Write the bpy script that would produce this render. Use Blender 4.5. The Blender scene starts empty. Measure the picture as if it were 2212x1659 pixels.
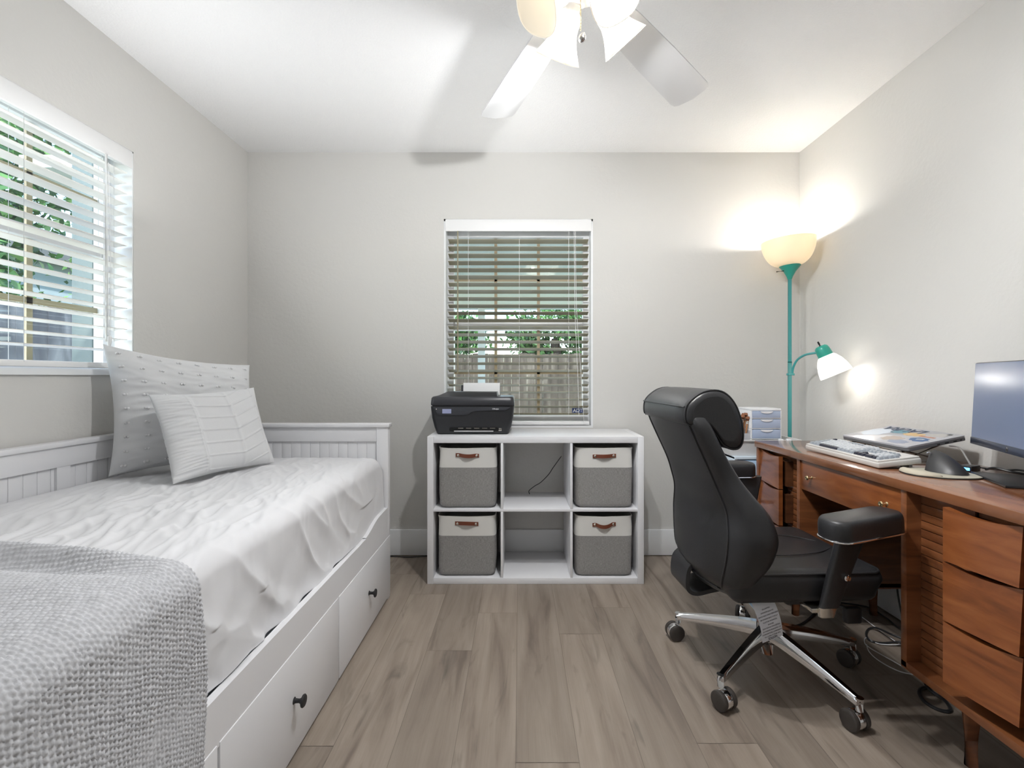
import bpy, bmesh, math, random
import numpy as np
from mathutils import Vector, Matrix, noise
SC = bpy.context.scene
COL = SC.collection
PI = math.pi
random.seed(7)

# ------------------------------------------------------------------ camera
cam_d = bpy.data.cameras.new('camera')
cam = bpy.data.objects.new('camera', cam_d)
COL.objects.link(cam)
cam.location = (0, 0, 1.08)
cam.rotation_euler = (PI / 2, 0, 0)
cam_d.sensor_width = 36
cam_d.lens = 36 * 1034 / 2212
cam_d.shift_x = -0.0072
cam_d.shift_y = -0.0070
cam_d.clip_start = 0.02
SC.camera = cam

# ------------------------------------------------------------------ view and world
SC.view_settings.view_transform = 'Standard'
SC.view_settings.look = 'None'
SC.view_settings.gamma = 1
SC.view_settings.use_curve_mapping = False
SC.view_settings.exposure = 0.90
world = bpy.data.worlds.new('World')
SC.world = world
world.use_nodes = True
wn = world.node_tree
wn.nodes.clear()
w_out = wn.nodes.new('ShaderNodeOutputWorld')
w_bg = wn.nodes.new('ShaderNodeBackground')
w_sky = wn.nodes.new('ShaderNodeTexSky')
w_sky.sky_type = 'NISHITA'
w_sky.sun_disc = False
w_sky.sun_elevation = math.radians(48)
w_sky.sun_rotation = math.radians(200)
w_sky.air_density = 1.0
w_bg.inputs[1].default_value = 0.42
wn.links.new(w_sky.outputs[0], w_bg.inputs[0])
wn.links.new(w_bg.outputs[0], w_out.inputs[0])

def add_light(name, kind, loc, energy, color=(1, 1, 1), rot=(0, 0, 0), **kw):
    l = bpy.data.lights.new(name, kind)
    l.energy = energy
    l.color = color
    for k, v in kw.items():
        setattr(l, k, v)
    o = bpy.data.objects.new(name, l)
    COL.objects.link(o)
    o.location = loc
    o.rotation_euler = rot
    if kind == 'AREA': o.visible_camera = False
    return o

add_light('sun', 'SUN', (4, -3, 8), 2.6, (1, 0.96, 0.9), (math.radians(42), 0, math.radians(42)), angle=0.02)
# added unseen area lamps boosting daylight at both windows; inner pair lifts the ceiling
add_light('inner_fill_left', 'AREA', (-1.50, 1.59, 1.55), 4.0, (0.97, 0.985, 1.0), (0, -PI / 2 - .6, 0), shape='RECTANGLE', size=0.28, size_y=0.88)
add_light('outer_fill_left', 'AREA', (-2.25, 1.59, 1.30), 6, (0.96, 0.98, 1.0), (0, -PI / 2 - .45, 0), shape='RECTANGLE', size=1.1, size_y=1.1)
add_light('inner_fill_back', 'AREA', (-0.01, 2.74, 1.55), 2.2, (0.98, 0.99, 0.98), (-PI / 2 - .6, 0, 0), shape='RECTANGLE', size=0.86, size_y=0.28)
add_light('outer_fill_back', 'AREA', (-0.01, 3.45, 1.05), 2.5, (0.97, 0.98, 0.97), (-PI / 2 - .45, 0, 0), shape='RECTANGLE', size=1.0, size_y=1.1)

# ------------------------------------------------------------------ materials
MATS = {}
def mat(name, col=(.8, .8, .8), rough=.5, metal=0, bump=None, var=None, emit=None, trans=0, alpha=None, coat=0, spec=None, sheen=0, sss=0):
    """bump=(kind, scale, strength, distance) ; var=(scale, amount) brightness mottling"""
    if name in MATS:
        return MATS[name]
    m = bpy.data.materials.new(name)
    m.use_nodes = True
    nt = m.node_tree
    b = nt.nodes['Principled BSDF']
    b.inputs['Base Color'].default_value = (*col, 1)
    b.inputs['Roughness'].default_value = rough
    b.inputs['Metallic'].default_value = metal
    if spec is not None:
        b.inputs['Specular IOR Level'].default_value = spec
    if trans:
        b.inputs['Transmission Weight'].default_value = trans
    if coat:
        b.inputs['Coat Weight'].default_value = coat
        b.inputs['Coat Roughness'].default_value = .12
    if sheen:
        b.inputs['Sheen Weight'].default_value = sheen
    if sss:
        b.inputs['Subsurface Weight'].default_value = sss
        b.inputs['Subsurface Radius'].default_value = (.02, .02, .02)
    if emit:
        b.inputs['Emission Color'].default_value = (*emit[0], 1)
        b.inputs['Emission Strength'].default_value = emit[1]
    if alpha is not None:
        b.inputs['Alpha'].default_value = alpha
    tc = nt.nodes.new('ShaderNodeTexCoord')
    if bump:
        kind, sc, st, dist = bump
        t = nt.nodes.new('ShaderNodeTexNoise' if kind == 'noise' else 'ShaderNodeTexVoronoi')
        t.inputs['Scale'].default_value = sc
        if kind == 'noise':
            t.inputs['Detail'].default_value = 3
            src = t.outputs['Fac']
        else:
            src = t.outputs['Distance']
        bp = nt.nodes.new('ShaderNodeBump')
        bp.inputs['Strength'].default_value = st
        bp.inputs['Distance'].default_value = dist
        nt.links.new(tc.outputs['Object'], t.inputs['Vector'])
        nt.links.new(src, bp.inputs['Height'])
        nt.links.new(bp.outputs['Normal'], b.inputs['Normal'])
    if var:
        t = nt.nodes.new('ShaderNodeTexNoise')
        t.inputs['Scale'].default_value = var[0]
        t.inputs['Detail'].default_value = 4
        r = nt.nodes.new('ShaderNodeMapRange')
        r.inputs['From Min'].default_value = .3
        r.inputs['From Max'].default_value = .7
        r.inputs['To Min'].default_value = 1 - var[1]
        r.inputs['To Max'].default_value = 1 + var[1]
        mx = nt.nodes.new('ShaderNodeVectorMath')
        mx.operation = 'SCALE'
        mx.inputs[0].default_value = col
        nt.links.new(tc.outputs['Object'], t.inputs['Vector'])
        nt.links.new(t.outputs['Fac'], r.inputs['Value'])
        nt.links.new(r.outputs['Result'], mx.inputs['Scale'])
        nt.links.new(mx.outputs[0], b.inputs['Base Color'])
    MATS[name] = m
    return m

def wood(name, c_dark, c_mid, c_light, scale=(1, 1, 1), rough=.3, coat=0.3, band=10):
    m = mat(name, c_mid, rough, coat=coat)
    nt = m.node_tree
    b = nt.nodes['Principled BSDF']
    tc = nt.nodes['Texture Coordinate'] if 'Texture Coordinate' in nt.nodes else nt.nodes.new('ShaderNodeTexCoord')
    mp = nt.nodes.new('ShaderNodeMapping')
    mp.inputs['Scale'].default_value = scale
    n1 = nt.nodes.new('ShaderNodeTexNoise')
    n1.inputs['Scale'].default_value = band
    n1.inputs['Detail'].default_value = 6
    n1.inputs['Distortion'].default_value = .6
    cr = nt.nodes.new('ShaderNodeValToRGB')
    cr.color_ramp.elements[0].position = .3
    cr.color_ramp.elements[0].color = (*c_dark, 1)
    cr.color_ramp.elements[1].position = .72
    cr.color_ramp.elements[1].color = (*c_light, 1)
    e = cr.color_ramp.elements.new(.5)
    e.color = (*c_mid, 1)
    nt.links.new(tc.outputs['Object'], mp.inputs['Vector'])
    nt.links.new(mp.outputs[0], n1.inputs['Vector'])
    nt.links.new(n1.outputs['Fac'], cr.inputs[0])
    nt.links.new(cr.outputs[0], b.inputs['Base Color'])
    return m

M_wall = mat('wall_paint', (.66, .65, .625), .7, bump=('noise', 55, .18, .006), spec=.25)
M_ceil = mat('ceiling_paint', (.90, .90, .90), .85, bump=('noise', 120, .5, .006), spec=.1)
M_trim = mat('trim_paint', (.82, .83, .84), .35)
M_white = mat('white_lacquer', (.80, .80, .82), .32, coat=.15)
M_white2 = mat('white_plastic', (.82, .83, .85), .35)
M_blind = mat('blind_white', (.86, .86, .86), .4)
M_slat_backlit = mat('blind_backlit', (.30, .27, .18), .5)  # white slats with their backlit darkening put into the base colour
M_slat_cream = mat('blind_cream', (.88, .855, .81), .45)
M_munt = mat('muntin_tan', (.45, .36, .23), .5)
M_black = mat('black_plastic', (.02, .02, .022), .35)
M_blackm = mat('black_matt', (.018, .018, .02), .6)
M_leather = mat('black_leather', (.022, .022, .024), .40, bump=('noise', 260, .12, .002))
M_chrome = mat('chrome', (.82, .82, .83), .08, 1)
M_nickel = mat('nickel', (.75, .72, .66), .18, 1)
M_brass = mat('brass', (.75, .62, .38), .25, 1)
M_sheet = mat('sheet_cotton', (.70, .70, .72), .85, sheen=.2)
M_pillow = mat('pillow_cotton', (.66, .665, .675), .9, sheen=.2, bump=('noise', 180, .1, .002))
M_throw = mat('grey_yarn', (.55, .555, .58), .95, sheen=.3, var=(60, .12))
M_teal = mat('teal_enamel', (.03, .34, .26), .3)
M_tealp = mat('teal_pole', (.06, .36, .36), .3, coat=.3)

def glass_mat():
    m = bpy.data.materials.new('window_glass')
    m.use_nodes = True
    nt = m.node_tree
    nt.nodes.clear()
    o = nt.nodes.new('ShaderNodeOutputMaterial')
    mx = nt.nodes.new('ShaderNodeMixShader')
    t = nt.nodes.new('ShaderNodeBsdfTransparent')
    g = nt.nodes.new('ShaderNodeBsdfGlossy')
    g.inputs['Roughness'].default_value = .01
    lw = nt.nodes.new('ShaderNodeLayerWeight')
    pw = nt.nodes.new('ShaderNodeMath'); pw.operation = 'POWER'; pw.inputs[1].default_value = 5
    fr = nt.nodes.new('ShaderNodeMath'); fr.operation = 'MULTIPLY_ADD'; fr.inputs[1].default_value = .9; fr.inputs[2].default_value = .04
    nt.links.new(lw.outputs['Facing'], pw.inputs[0])
    nt.links.new(pw.outputs[0], fr.inputs[0])
    t.inputs['Color'].default_value = (.93, .96, .95, 1)
    nt.links.new(fr.outputs[0], mx.inputs[0])
    nt.links.new(t.outputs[0], mx.inputs[1])
    nt.links.new(g.outputs[0], mx.inputs[2])
    nt.links.new(mx.outputs[0], o.inputs['Surface'])
    return m
M_glass = glass_mat()

def shade_mat(name, col, emit_col, emit, trans=.55):
    m = bpy.data.materials.new(name)
    m.use_nodes = True
    nt = m.node_tree
    b = nt.nodes['Principled BSDF']
    b.inputs['Base Color'].default_value = (*col, 1)
    b.inputs['Roughness'].default_value = .3
    b.inputs['Emission Color'].default_value = (*emit_col, 1)
    b.inputs['Emission Strength'].default_value = emit
    tr = nt.nodes.new('ShaderNodeBsdfTranslucent')
    tr.inputs['Color'].default_value = (*col, 1)
    mx = nt.nodes.new('ShaderNodeMixShader')
    mx.inputs[0].default_value = trans
    o = nt.nodes['Material Output']
    nt.links.new(b.outputs[0], mx.inputs[1])
    nt.links.new(tr.outputs[0], mx.inputs[2])
    nt.links.new(mx.outputs[0], o.inputs['Surface'])
    return m

# ------------------------------------------------------------------ objects
ROOT = {}
def tag(o, label=None, cat=None, group=None, kind=None):
    if label: o['label'] = label
    if cat: o['category'] = cat
    if group: o['group'] = group
    if kind: o['kind'] = kind
    return o

def thing(name, label, cat, loc=(0, 0, 0), rotz=0, group=None):
    o = bpy.data.objects.new(name, None)
    COL.objects.link(o)
    o.location = loc
    o.rotation_euler = (0, 0, rotz)
    o.empty_display_size = .05
    tag(o, label, cat, group)
    ROOT[o.name] = Matrix.Translation(loc) @ Matrix.Rotation(rotz, 4, 'Z')
    return o

def link(name, me, m, parent=None, smooth=True, angle=35, world=True):
    """world=True: vertices are given in room coordinates; stored relative to the thing's base"""
    o = bpy.data.objects.new(name, me)
    COL.objects.link(o)
    if m is not None and len(me.materials) == 0:
        me.materials.append(m)
    if parent is not None:
        r = parent
        while r.parent: r = r.parent
        M = ROOT.get(r.name)
        if M is not None and world:
            me.transform(M.inverted())
        o.parent = parent
    if smooth and len(me.polygons):
        me.shade_smooth()
        try: me.set_sharp_from_angle(angle=math.radians(angle))
        except Exception: pass
    return o

def build(name, bm, m, parent=None, **kw):
    me = bpy.data.meshes.new(name)
    bmesh.ops.recalc_face_normals(bm, faces=bm.faces)
    bm.to_mesh(me)
    bm.free()
    return link(name, me, m, parent, **kw)

def single(name, bm, m, label, cat, loc=None, group=None, **kw):
    """one-mesh thing with its origin at loc"""
    o = build(name, bm, m, None, **kw)
    if loc:
        o.data.transform(Matrix.Translation(loc).inverted())
        o.location = loc
    return tag(o, label, cat, group)

def np_mesh(name, verts, faces, m, parent=None, **kw):
    me = bpy.data.meshes.new(name)
    me.from_pydata([tuple(v) for v in verts], [], [tuple(f) for f in faces])
    me.update()
    return link(name, me, m, parent, **kw)

def grid_faces(nu, nv, wrap_u=False, wrap_v=False):
    a = []
    for i in range(nu if wrap_u else nu - 1):
        for j in range(nv if wrap_v else nv - 1):
            i2, j2 = (i + 1) % nu, (j + 1) % nv
            a.append((i * nv + j, i2 * nv + j, i2 * nv + j2, i * nv + j2))
    return a

def box(bm, x0, x1, y0, y1, z0, z1, bev=0, seg=2, M=None):
    r = bmesh.ops.create_cube(bm, size=1)
    vs = r['verts']
    for v in vs:
        v.co = Vector(((x0 + x1) / 2 + v.co.x * (x1 - x0), (y0 + y1) / 2 + v.co.y * (y1 - y0), (z0 + z1) / 2 + v.co.z * (z1 - z0)))
    geom = vs
    if bev > 0:
        es = list({e for v in vs for e in v.link_edges})
        rr = bmesh.ops.bevel(bm, geom=es, offset=bev, segments=seg, profile=.5, affect='EDGES')
        geom = list({v for f in rr['faces'] for v in f.verts} | set(v for v in vs if v.is_valid))
    if M is not None:
        bmesh.ops.transform(bm, matrix=M, verts=geom)
    return geom

def BX(*a, **k):
    bm = bmesh.new()
    box(bm, *a, **k)
    return bm

def boxes(lst, bev=0):
    bm = bmesh.new()
    for b in lst: box(bm, *b, bev=bev)
    return bm

def ring_frame(d):
    d = d.normalized()
    up = Vector((0, 0, 1)) if abs(d.z) < .95 else Vector((0, 1, 0))
    s = d.cross(up).normalized()
    return s, s.cross(d).normalized()

def tube(bm, pts, r, n=12, cap=True, closed=False):
    pts = [Vector(p) for p in pts]
    rs = r if isinstance(r, (list, tuple)) else [r] * len(pts)
    rings = []
    s0 = None
    for i, p in enumerate(pts):
        if closed:
            d = pts[(i + 1) % len(pts)] - pts[i - 1]
        else:
            d = pts[min(i + 1, len(pts) - 1)] - pts[max(i - 1, 0)]
        d.normalize()
        if s0 is None:
            s0, t0 = ring_frame(d)
        else:
            s0 = (s0 - d * s0.dot(d)).normalized()
            t0 = d.cross(s0)
        rings.append([bm.verts.new(p + (s0 * math.cos(2 * PI * k / n) + t0 * math.sin(2 * PI * k / n)) * rs[i]) for k in range(n)])
    m = len(rings)
    for i in range(m if closed else m - 1):
        a, b = rings[i], rings[(i + 1) % m]
        for k in range(n):
            bm.faces.new((a[k], a[(k + 1) % n], b[(k + 1) % n], b[k]))
    if cap and not closed:
        bm.faces.new(rings[0][::-1])
        bm.faces.new(rings[-1])
    return bm

def T(pts, r, n=12, **k):
    return tube(bmesh.new(), pts, r, n, **k)

def cyl(bm, p0, p1, r0, r1=None, n=24):
    return tube(bm, [p0, p1], [r0, r0 if r1 is None else r1], n)

def smooth_path(pts, k=8, closed=False):
    P = [Vector(p) for p in pts]
    n = len(P)
    out = []
    rng = range(n if closed else n - 1)
    for i in rng:
        if closed:
            a, b, c, d = P[i - 1], P[i], P[(i + 1) % n], P[(i + 2) % n]
        else:
            a, b, c, d = P[max(i - 1, 0)], P[i], P[i + 1], P[min(i + 2, n - 1)]
        for j in range(k):
            t = j / k
            out.append(.5 * ((2 * b) + (c - a) * t + (2 * a - 5 * b + 4 * c - d) * t * t + (3 * b - a - 3 * c + d) * t ** 3))
    if not closed: out.append(P[-1])
    return out

def lathe(bm, prof, M=None, n=32, rfun=None, close_top=False, close_bot=False):
    """prof: list of (r, z)"""
    rings = []
    for i, (r, z) in enumerate(prof):
        ring = []
        for k in range(n):
            a = 2 * PI * k / n
            rr = r * (rfun(a, i / (len(prof) - 1)) if rfun else 1)
            p = Vector((rr * math.cos(a), rr * math.sin(a), z))
            if M is not None: p = M @ p
            ring.append(bm.verts.new(p))
        rings.append(ring)
    for i in range(len(rings) - 1):
        a, b = rings[i], rings[i + 1]
        for k in range(n):
            bm.faces.new((a[k], a[(k + 1) % n], b[(k + 1) % n], b[k]))
    if close_bot: bm.faces.new(rings[0][::-1])
    if close_top: bm.faces.new(rings[-1])
    return bm

def prism(bm, poly, h0, h1, axis='z', bev=0):
    """poly of 2D points extruded along axis from h0 to h1"""
    def mk(p, h):
        return {'z': (p[0], p[1], h), 'y': (p[0], h, p[1]), 'x': (h, p[0], p[1])}[axis]
    lo = [bm.verts.new(mk(p, h0)) for p in poly]
    hi = [bm.verts.new(mk(p, h1)) for p in poly]
    n = len(poly)
    f = [bm.faces.new(lo), bm.faces.new(hi)]
    for i in range(n):
        f.append(bm.faces.new((lo[i], lo[(i + 1) % n], hi[(i + 1) % n], hi[i])))
    if bev:
        es = list(f[0].edges) + list(f[1].edges)
        bmesh.ops.bevel(bm, geom=es, offset=bev, segments=2, profile=.5, affect='EDGES')
    return bm

def rrect(cx, cy, w, h, r, n=5):
    out = []
    for (sx, sy, a0) in ((1, 1, 0), (-1, 1, 90), (-1, -1, 180), (1, -1, 270)):
        for k in range(n + 1):
            a = math.radians(a0 + 90 * k / n)
            out.append((cx + sx * (w / 2 - r) + r * math.cos(a), cy + sy * (h / 2 - r) + r * math.sin(a)))
    return out

def text_mesh(name, body, size, M, m, parent, depth=.0004, align='CENTER', bold=0, world=True, space=1.0):
    cu = bpy.data.curves.new(name, 'FONT')
    cu.body = body
    cu.size = size
    cu.extrude = depth
    cu.offset = bold
    cu.align_x = align
    cu.align_y = 'CENTER'
    cu.space_line = space
    cu.resolution_u = 3
    tmp = bpy.data.objects.new(name + '_tmp', cu)
    COL.objects.link(tmp)
    bpy.context.view_layer.update()
    me = bpy.data.meshes.new_from_object(tmp)
    bpy.data.objects.remove(tmp)
    bpy.data.curves.remove(cu)
    me.name = name
    me.transform(M)
    me.materials.clear()
    return link(name, me, m, parent, smooth=False, world=world)

def frame_M(o, x, y):
    """matrix taking local x,y,z to world axes x, y, x cross y at origin o"""
    x = Vector(x).normalized(); y = Vector(y).normalized(); z = x.cross(y)
    return Matrix(((x.x, y.x, z.x, o[0]), (x.y, y.y, z.y, o[1]), (x.z, y.z, z.z, o[2]), (0, 0, 0, 1)))

def dup(root, loc=None, rotz=None, label=None, group=None):
    r = root.copy(); COL.objects.link(r)
    if loc is not None: r.location = loc
    if rotz is not None: r.rotation_euler = (0, 0, rotz)
    if label: r['label'] = label
    if group: r['group'] = group
    for ch in list(root.children):
        c = ch.copy(); COL.objects.link(c); c.parent = r
        for g in list(ch.children):
            d = g.copy(); COL.objects.link(d); d.parent = c
    return r

XL, XR, YB, YR, ZC = -1.646, 1.697, 2.90, -0.60, 2.44

# ------------------------------------------------------------------ room shell
def struct(name, bm, m, parent=None, **kw):
    o = build(name, bm, m, parent, **kw)
    if parent is None: o['kind'] = 'structure'
    return o

def floor_material():
    m = bpy.data.materials.new('vinyl_plank')
    m.use_nodes = True
    nt = m.node_tree; L = nt.links.new
    b = nt.nodes['Principled BSDF']
    b.inputs['Roughness'].default_value = .42
    at = nt.nodes.new('ShaderNodeAttribute'); at.attribute_name = 'plank'
    uv = nt.nodes.new('ShaderNodeTexCoord')
    sep = nt.nodes.new('ShaderNodeSeparateXYZ')
    L(uv.outputs['Object'], sep.inputs[0])
    offs = nt.nodes.new('ShaderNodeMath'); offs.operation = 'MULTIPLY'; offs.inputs[1].default_value = 37.0
    L(at.outputs['Fac'], offs.inputs[0])
    def comb(sx, sy):
        mx = nt.nodes.new('ShaderNodeMath'); mx.operation = 'MULTIPLY'; mx.inputs[1].default_value = sx
        my = nt.nodes.new('ShaderNodeMath'); my.operation = 'MULTIPLY'; my.inputs[1].default_value = sy
        L(sep.outputs[0], mx.inputs[0]); L(sep.outputs[1], my.inputs[0])
        c = nt.nodes.new('ShaderNodeCombineXYZ')
        L(mx.outputs[0], c.inputs[0]); L(my.outputs[0], c.inputs[1]); L(offs.outputs[0], c.inputs[2])
        return c
    # broad grain
    n1 = nt.nodes.new('ShaderNodeTexNoise'); n1.inputs['Scale'].default_value = 1; n1.inputs['Detail'].default_value = 5; n1.inputs['Distortion'].default_value = .8
    L(comb(16, 1.6).outputs[0], n1.inputs['Vector'])
    cr = nt.nodes.new('ShaderNodeValToRGB')
    e = cr.color_ramp.elements
    e[0].position = .28; e[0].color = (.165, .130, .104, 1)
    e[1].position = .66; e[1].color = (.30, .25, .205, 1)
    k = e.new(.44); k.color = (.245, .20, .162, 1)
    L(n1.outputs['Fac'], cr.inputs[0])
    # fine fibre
    n2 = nt.nodes.new('ShaderNodeTexNoise'); n2.inputs['Scale'].default_value = 1; n2.inputs['Detail'].default_value = 3
    L(comb(220, 7).outputs[0], n2.inputs['Vector'])
    r2 = nt.nodes.new('ShaderNodeMapRange'); r2.inputs['To Min'].default_value = .88; r2.inputs['To Max'].default_value = 1.12
    L(n2.outputs['Fac'], r2.inputs['Value'])
    # dark streaks and knots
    n3 = nt.nodes.new('ShaderNodeTexNoise'); n3.inputs['Scale'].default_value = 1; n3.inputs['Detail'].default_value = 4; n3.inputs['Distortion'].default_value = 1.2
    L(comb(13, 2.6).outputs[0], n3.inputs['Vector'])
    r3 = nt.nodes.new('ShaderNodeMapRange'); r3.inputs['From Min'].default_value = .60; r3.inputs['From Max'].default_value = .78
    r3.inputs['To Min'].default_value = 1; r3.inputs['To Max'].default_value = .52
    L(n3.outputs['Fac'], r3.inputs['Value'])
    # per plank tone
    r4 = nt.nodes.new('ShaderNodeMapRange'); r4.inputs['To Min'].default_value = .88; r4.inputs['To Max'].default_value = 1.10
    L(at.outputs['Fac'], r4.inputs['Value'])
    p = nt.nodes.new('ShaderNodeMath'); p.operation = 'MULTIPLY'
    L(r2.outputs[0], p.inputs[0]); L(r3.outputs[0], p.inputs[1])
    q = nt.nodes.new('ShaderNodeMath'); q.operation = 'MULTIPLY'
    L(p.outputs[0], q.inputs[0]); L(r4.outputs[0], q.inputs[1])
    sc = nt.nodes.new('ShaderNodeVectorMath'); sc.operation = 'SCALE'
    L(cr.outputs[0], sc.inputs[0]); L(q.outputs[0], sc.inputs['Scale'])
    L(sc.outputs[0], b.inputs['Base Color'])
    bp = nt.nodes.new('ShaderNodeBump'); bp.inputs['Strength'].default_value = .12; bp.inputs['Distance'].default_value = .002
    L(n2.outputs['Fac'], bp.inputs['Height']); L(bp.outputs[0], b.inputs['Normal'])
    return m

def make_floor():
    bm = bmesh.new()
    rv = []
    W, Lp = .178, 1.22
    starts = {-4: 2.62, -3: 2.38, -2: 1.889, -1: 2.19, 0: 2.56, 1: 2.01, 2: 2.24, 3: 2.63, 4: 1.80, 5: 2.35}
    rnd = random.Random(3)
    for i in range(-10, 11):
        x0 = -.01 + (i - 1 + 1) * W
        xa, xb = max(x0, XL - .1), min(x0 + W, XR + .1)
        if xb <= xa: continue
        y = starts.get(i, rnd.uniform(1.7, 2.8))
        while y > YR - .1: y -= Lp
        while y < YB + .1:
            ya, yb = max(y, YR - .1), min(y + Lp, YB + .1)
            if yb > ya:
                g = .0007
                f = bm.faces.new([bm.verts.new(c) for c in ((xa + g, ya + g, 0), (xb - g, ya + g, 0), (xb - g, yb - g, 0), (xa + g, yb - g, 0))])
                f2 = bm.faces.new([bm.verts.new(c) for c in ((xa, ya, -.0015), (xb, ya, -.0015), (xb, yb, -.0015), (xa, yb, -.0015))])
                t = rnd.random()
                rv += [t, t * .0]
            y += Lp
    me = bpy.data.meshes.new('floor')
    bm.to_mesh(me); bm.free()
    a = me.attributes.new('plank', 'FLOAT', 'FACE')
    a.data.foreach_set('value', rv)
    me.materials.append(floor_material())
    me.materials.append(mat('plank_seam', (.17, .14, .115), .8))
    for k, p in enumerate(me.polygons):
        p.material_index = k % 2
    o = link('floor', me, None, smooth=False)
    o['kind'] = 'structure'
make_floor()
slab = boxes([(XL - .15, XR + .15, YR - .15, YB + .15, -.12, -.002)])
struct('floor_slab', slab, mat('concrete', (.4, .4, .4), .9), smooth=False)

bm = BX(XL - .15, XR + .15, YR - .15, YB + .15, ZC, ZC + .1)
struct('ceiling', bm, M_ceil, smooth=False)

# window openings
LW = dict(y0=1.13, y1=2.043, z0=1.105, z1=2.038)         # in the left wall
BW = dict(x0=-.458, x1=.446, z0=.772, z1=2.036)          # in the back wall
t = .15
struct('wall_back', boxes([
    (XL - t, BW['x0'], YB, YB + t, 0, ZC), (BW['x1'], XR + t, YB, YB + t, 0, ZC),
    (BW['x0'], BW['x1'], YB, YB + t, 0, BW['z0']), (BW['x0'], BW['x1'], YB, YB + t, BW['z1'], ZC)]), M_wall, smooth=False)
struct('wall_left', boxes([
    (XL - t, XL, YR - t, LW['y0'], 0, ZC), (XL - t, XL, LW['y1'], YB, 0, ZC),
    (XL - t, XL, LW['y0'], LW['y1'], 0, LW['z0']), (XL - t, XL, LW['y0'], LW['y1'], LW['z1'], ZC)]), M_wall, smooth=False)
struct('wall_right', BX(XR, XR + t, YR - t, YB, 0, ZC), M_wall, smooth=False)
# rear wall with a doorway behind the camera
struct('wall_rear', boxes([
    (XL, .35, YR - t, YR, 0, ZC), (1.2, XR, YR - t, YR, 0, ZC), (.35, 1.2, YR - t, YR, 2.05, ZC)]), M_wall, smooth=False)
# the door stands open into a hall behind the camera, lit by an added fill lamp
o = struct('door_1', BX(1.205, 1.245, YR - t - .83, YR - t - .02, .01, 2.04, bev=.002), M_trim)
bm = bmesh.new(); cyl(bm, (1.205, YR - t - .77, 1.0), (1.165, YR - t - .77, 1.0), .012); cyl(bm, (1.165, YR - t - .77, 1.0), (1.14, YR - t - .77, 1.0), .027, .024)
build('door_handle', bm, M_nickel, o)
struct('wall_hall', boxes([(-1.4, 2.2, -2.55, -2.45, 0, ZC), (-1.5, -1.4, -2.55, YR - t, 0, ZC), (2.2, 2.3, -2.55, YR - t, 0, ZC)]), M_wall, smooth=False)
struct('floor_hall', BX(-1.4, 2.2, -2.45, YR, -.05, -.0005), mat('hall_floor', (.33, .27, .22), .5), smooth=False)
struct('ceiling_hall', BX(-1.4, 2.2, -2.45, YR - t, ZC, ZC + .05), M_ceil, smooth=False)
hl = thing('hall_fill_lamp', 'added fill lamp with a round white dome in the hall behind the camera', 'lamp', (.78, -1.5, ZC))  # unseen lamp added to fill the room from behind
bm = bmesh.new(); lathe(bm, [(.16, 2.439), (.16, 2.42), (.14, 2.385), (.08, 2.362), (.001, 2.355)], Matrix.Translation((.78, -1.5, 0)), n=32)
build('fill_dome', bm, mat('fill_glow', (.95, .95, .95), .4, emit=((1, .97, .93), 7)), hl)
struct('trim_1', boxes([(.28, .35, YR, YR + .015, 0, 2.12), (1.2, 1.27, YR, YR + .015, 0, 2.12), (.35, 1.2, YR, YR + .015, 2.05, 2.12)]), M_trim)

def baseboard(name, lst):
    bm = bmesh.new()
    for b in lst: box(bm, *b, bev=.003)
    struct(name, bm, M_trim)
BH = .158
baseboard('baseboard_back', [(XL, XR, YB - .015, YB, 0.004, BH)])
baseboard('baseboard_left', [(XL, XL + .015, YR, YB - .015, 0.004, BH)])
baseboard('baseboard_right', [(XR - .015, XR, YR, YB - .015, 0.004, BH)])

# ------------------------------------------------------------------ windows
def window_back():
    x0, x1, z0, z1 = BW['x0'], BW['x1'], BW['z0'], BW['z1']
    zm = 1.40
    ya, yb = YB + .075, YB + .135
    o = struct('window_1', boxes([(x0, x1, YB, YB + .15, z0 - .0, z0 + .012), (x0, x0 + .012, YB + .002, YB + .15, z0, z1), (x1 - .012, x1, YB + .002, YB + .15, z0, z1),
                                  (x0, x1, YB + .002, YB + .15, z1 - .012, z1)]), M_trim)
    build('window_frame', boxes([(x0 + .012, x1 - .012, ya, yb, z0 + .012, z0 + .07), (x0 + .012, x1 - .012, ya, yb, z1 - .09, z1 - .012),
                                 (x0 + .012, x0 + .05, ya, yb, z0 + .07, z1 - .09), (x1 - .05, x1 - .012, ya, yb, z0 + .07, z1 - .09)]), M_trim, o)
    build('meeting_rail', BX(x0 + .05, x1 - .05, ya + .005, yb, zm - .03, zm + .03, bev=.003), M_trim, o)
    for za, zb in ((z0 + .07, zm - .03), (zm + .03, z1 - .09)):
        bm = bmesh.new()
        for xm in (-.148, .12):
            box(bm, xm - .009, xm + .009, yb - .03, yb - .018, za, zb)
        box(bm, x0 + .05, x1 - .05, yb - .03, yb - .018, (za + zb) / 2 - .009, (za + zb) / 2 + .009)
        p = build('window_pane', BX(x0 + .05, x1 - .05, yb - .017, yb - .013, za, zb), M_glass, o, smooth=False)
        build('muntin', bm, M_munt, p)
    # security sticker on the lower pane
    s = build('sticker', BX(.331, .396, yb - .036, yb - .034, .852, .884), mat('sticker_blue', (.02, .05, .22), .5), o)
    text_mesh('lettering', 'ADT', .030, frame_M((.366, yb - .0365, .868), (1, 0, 0), (0, 0, 1)), M_white2, s, bold=.0006)
window_back()

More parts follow.
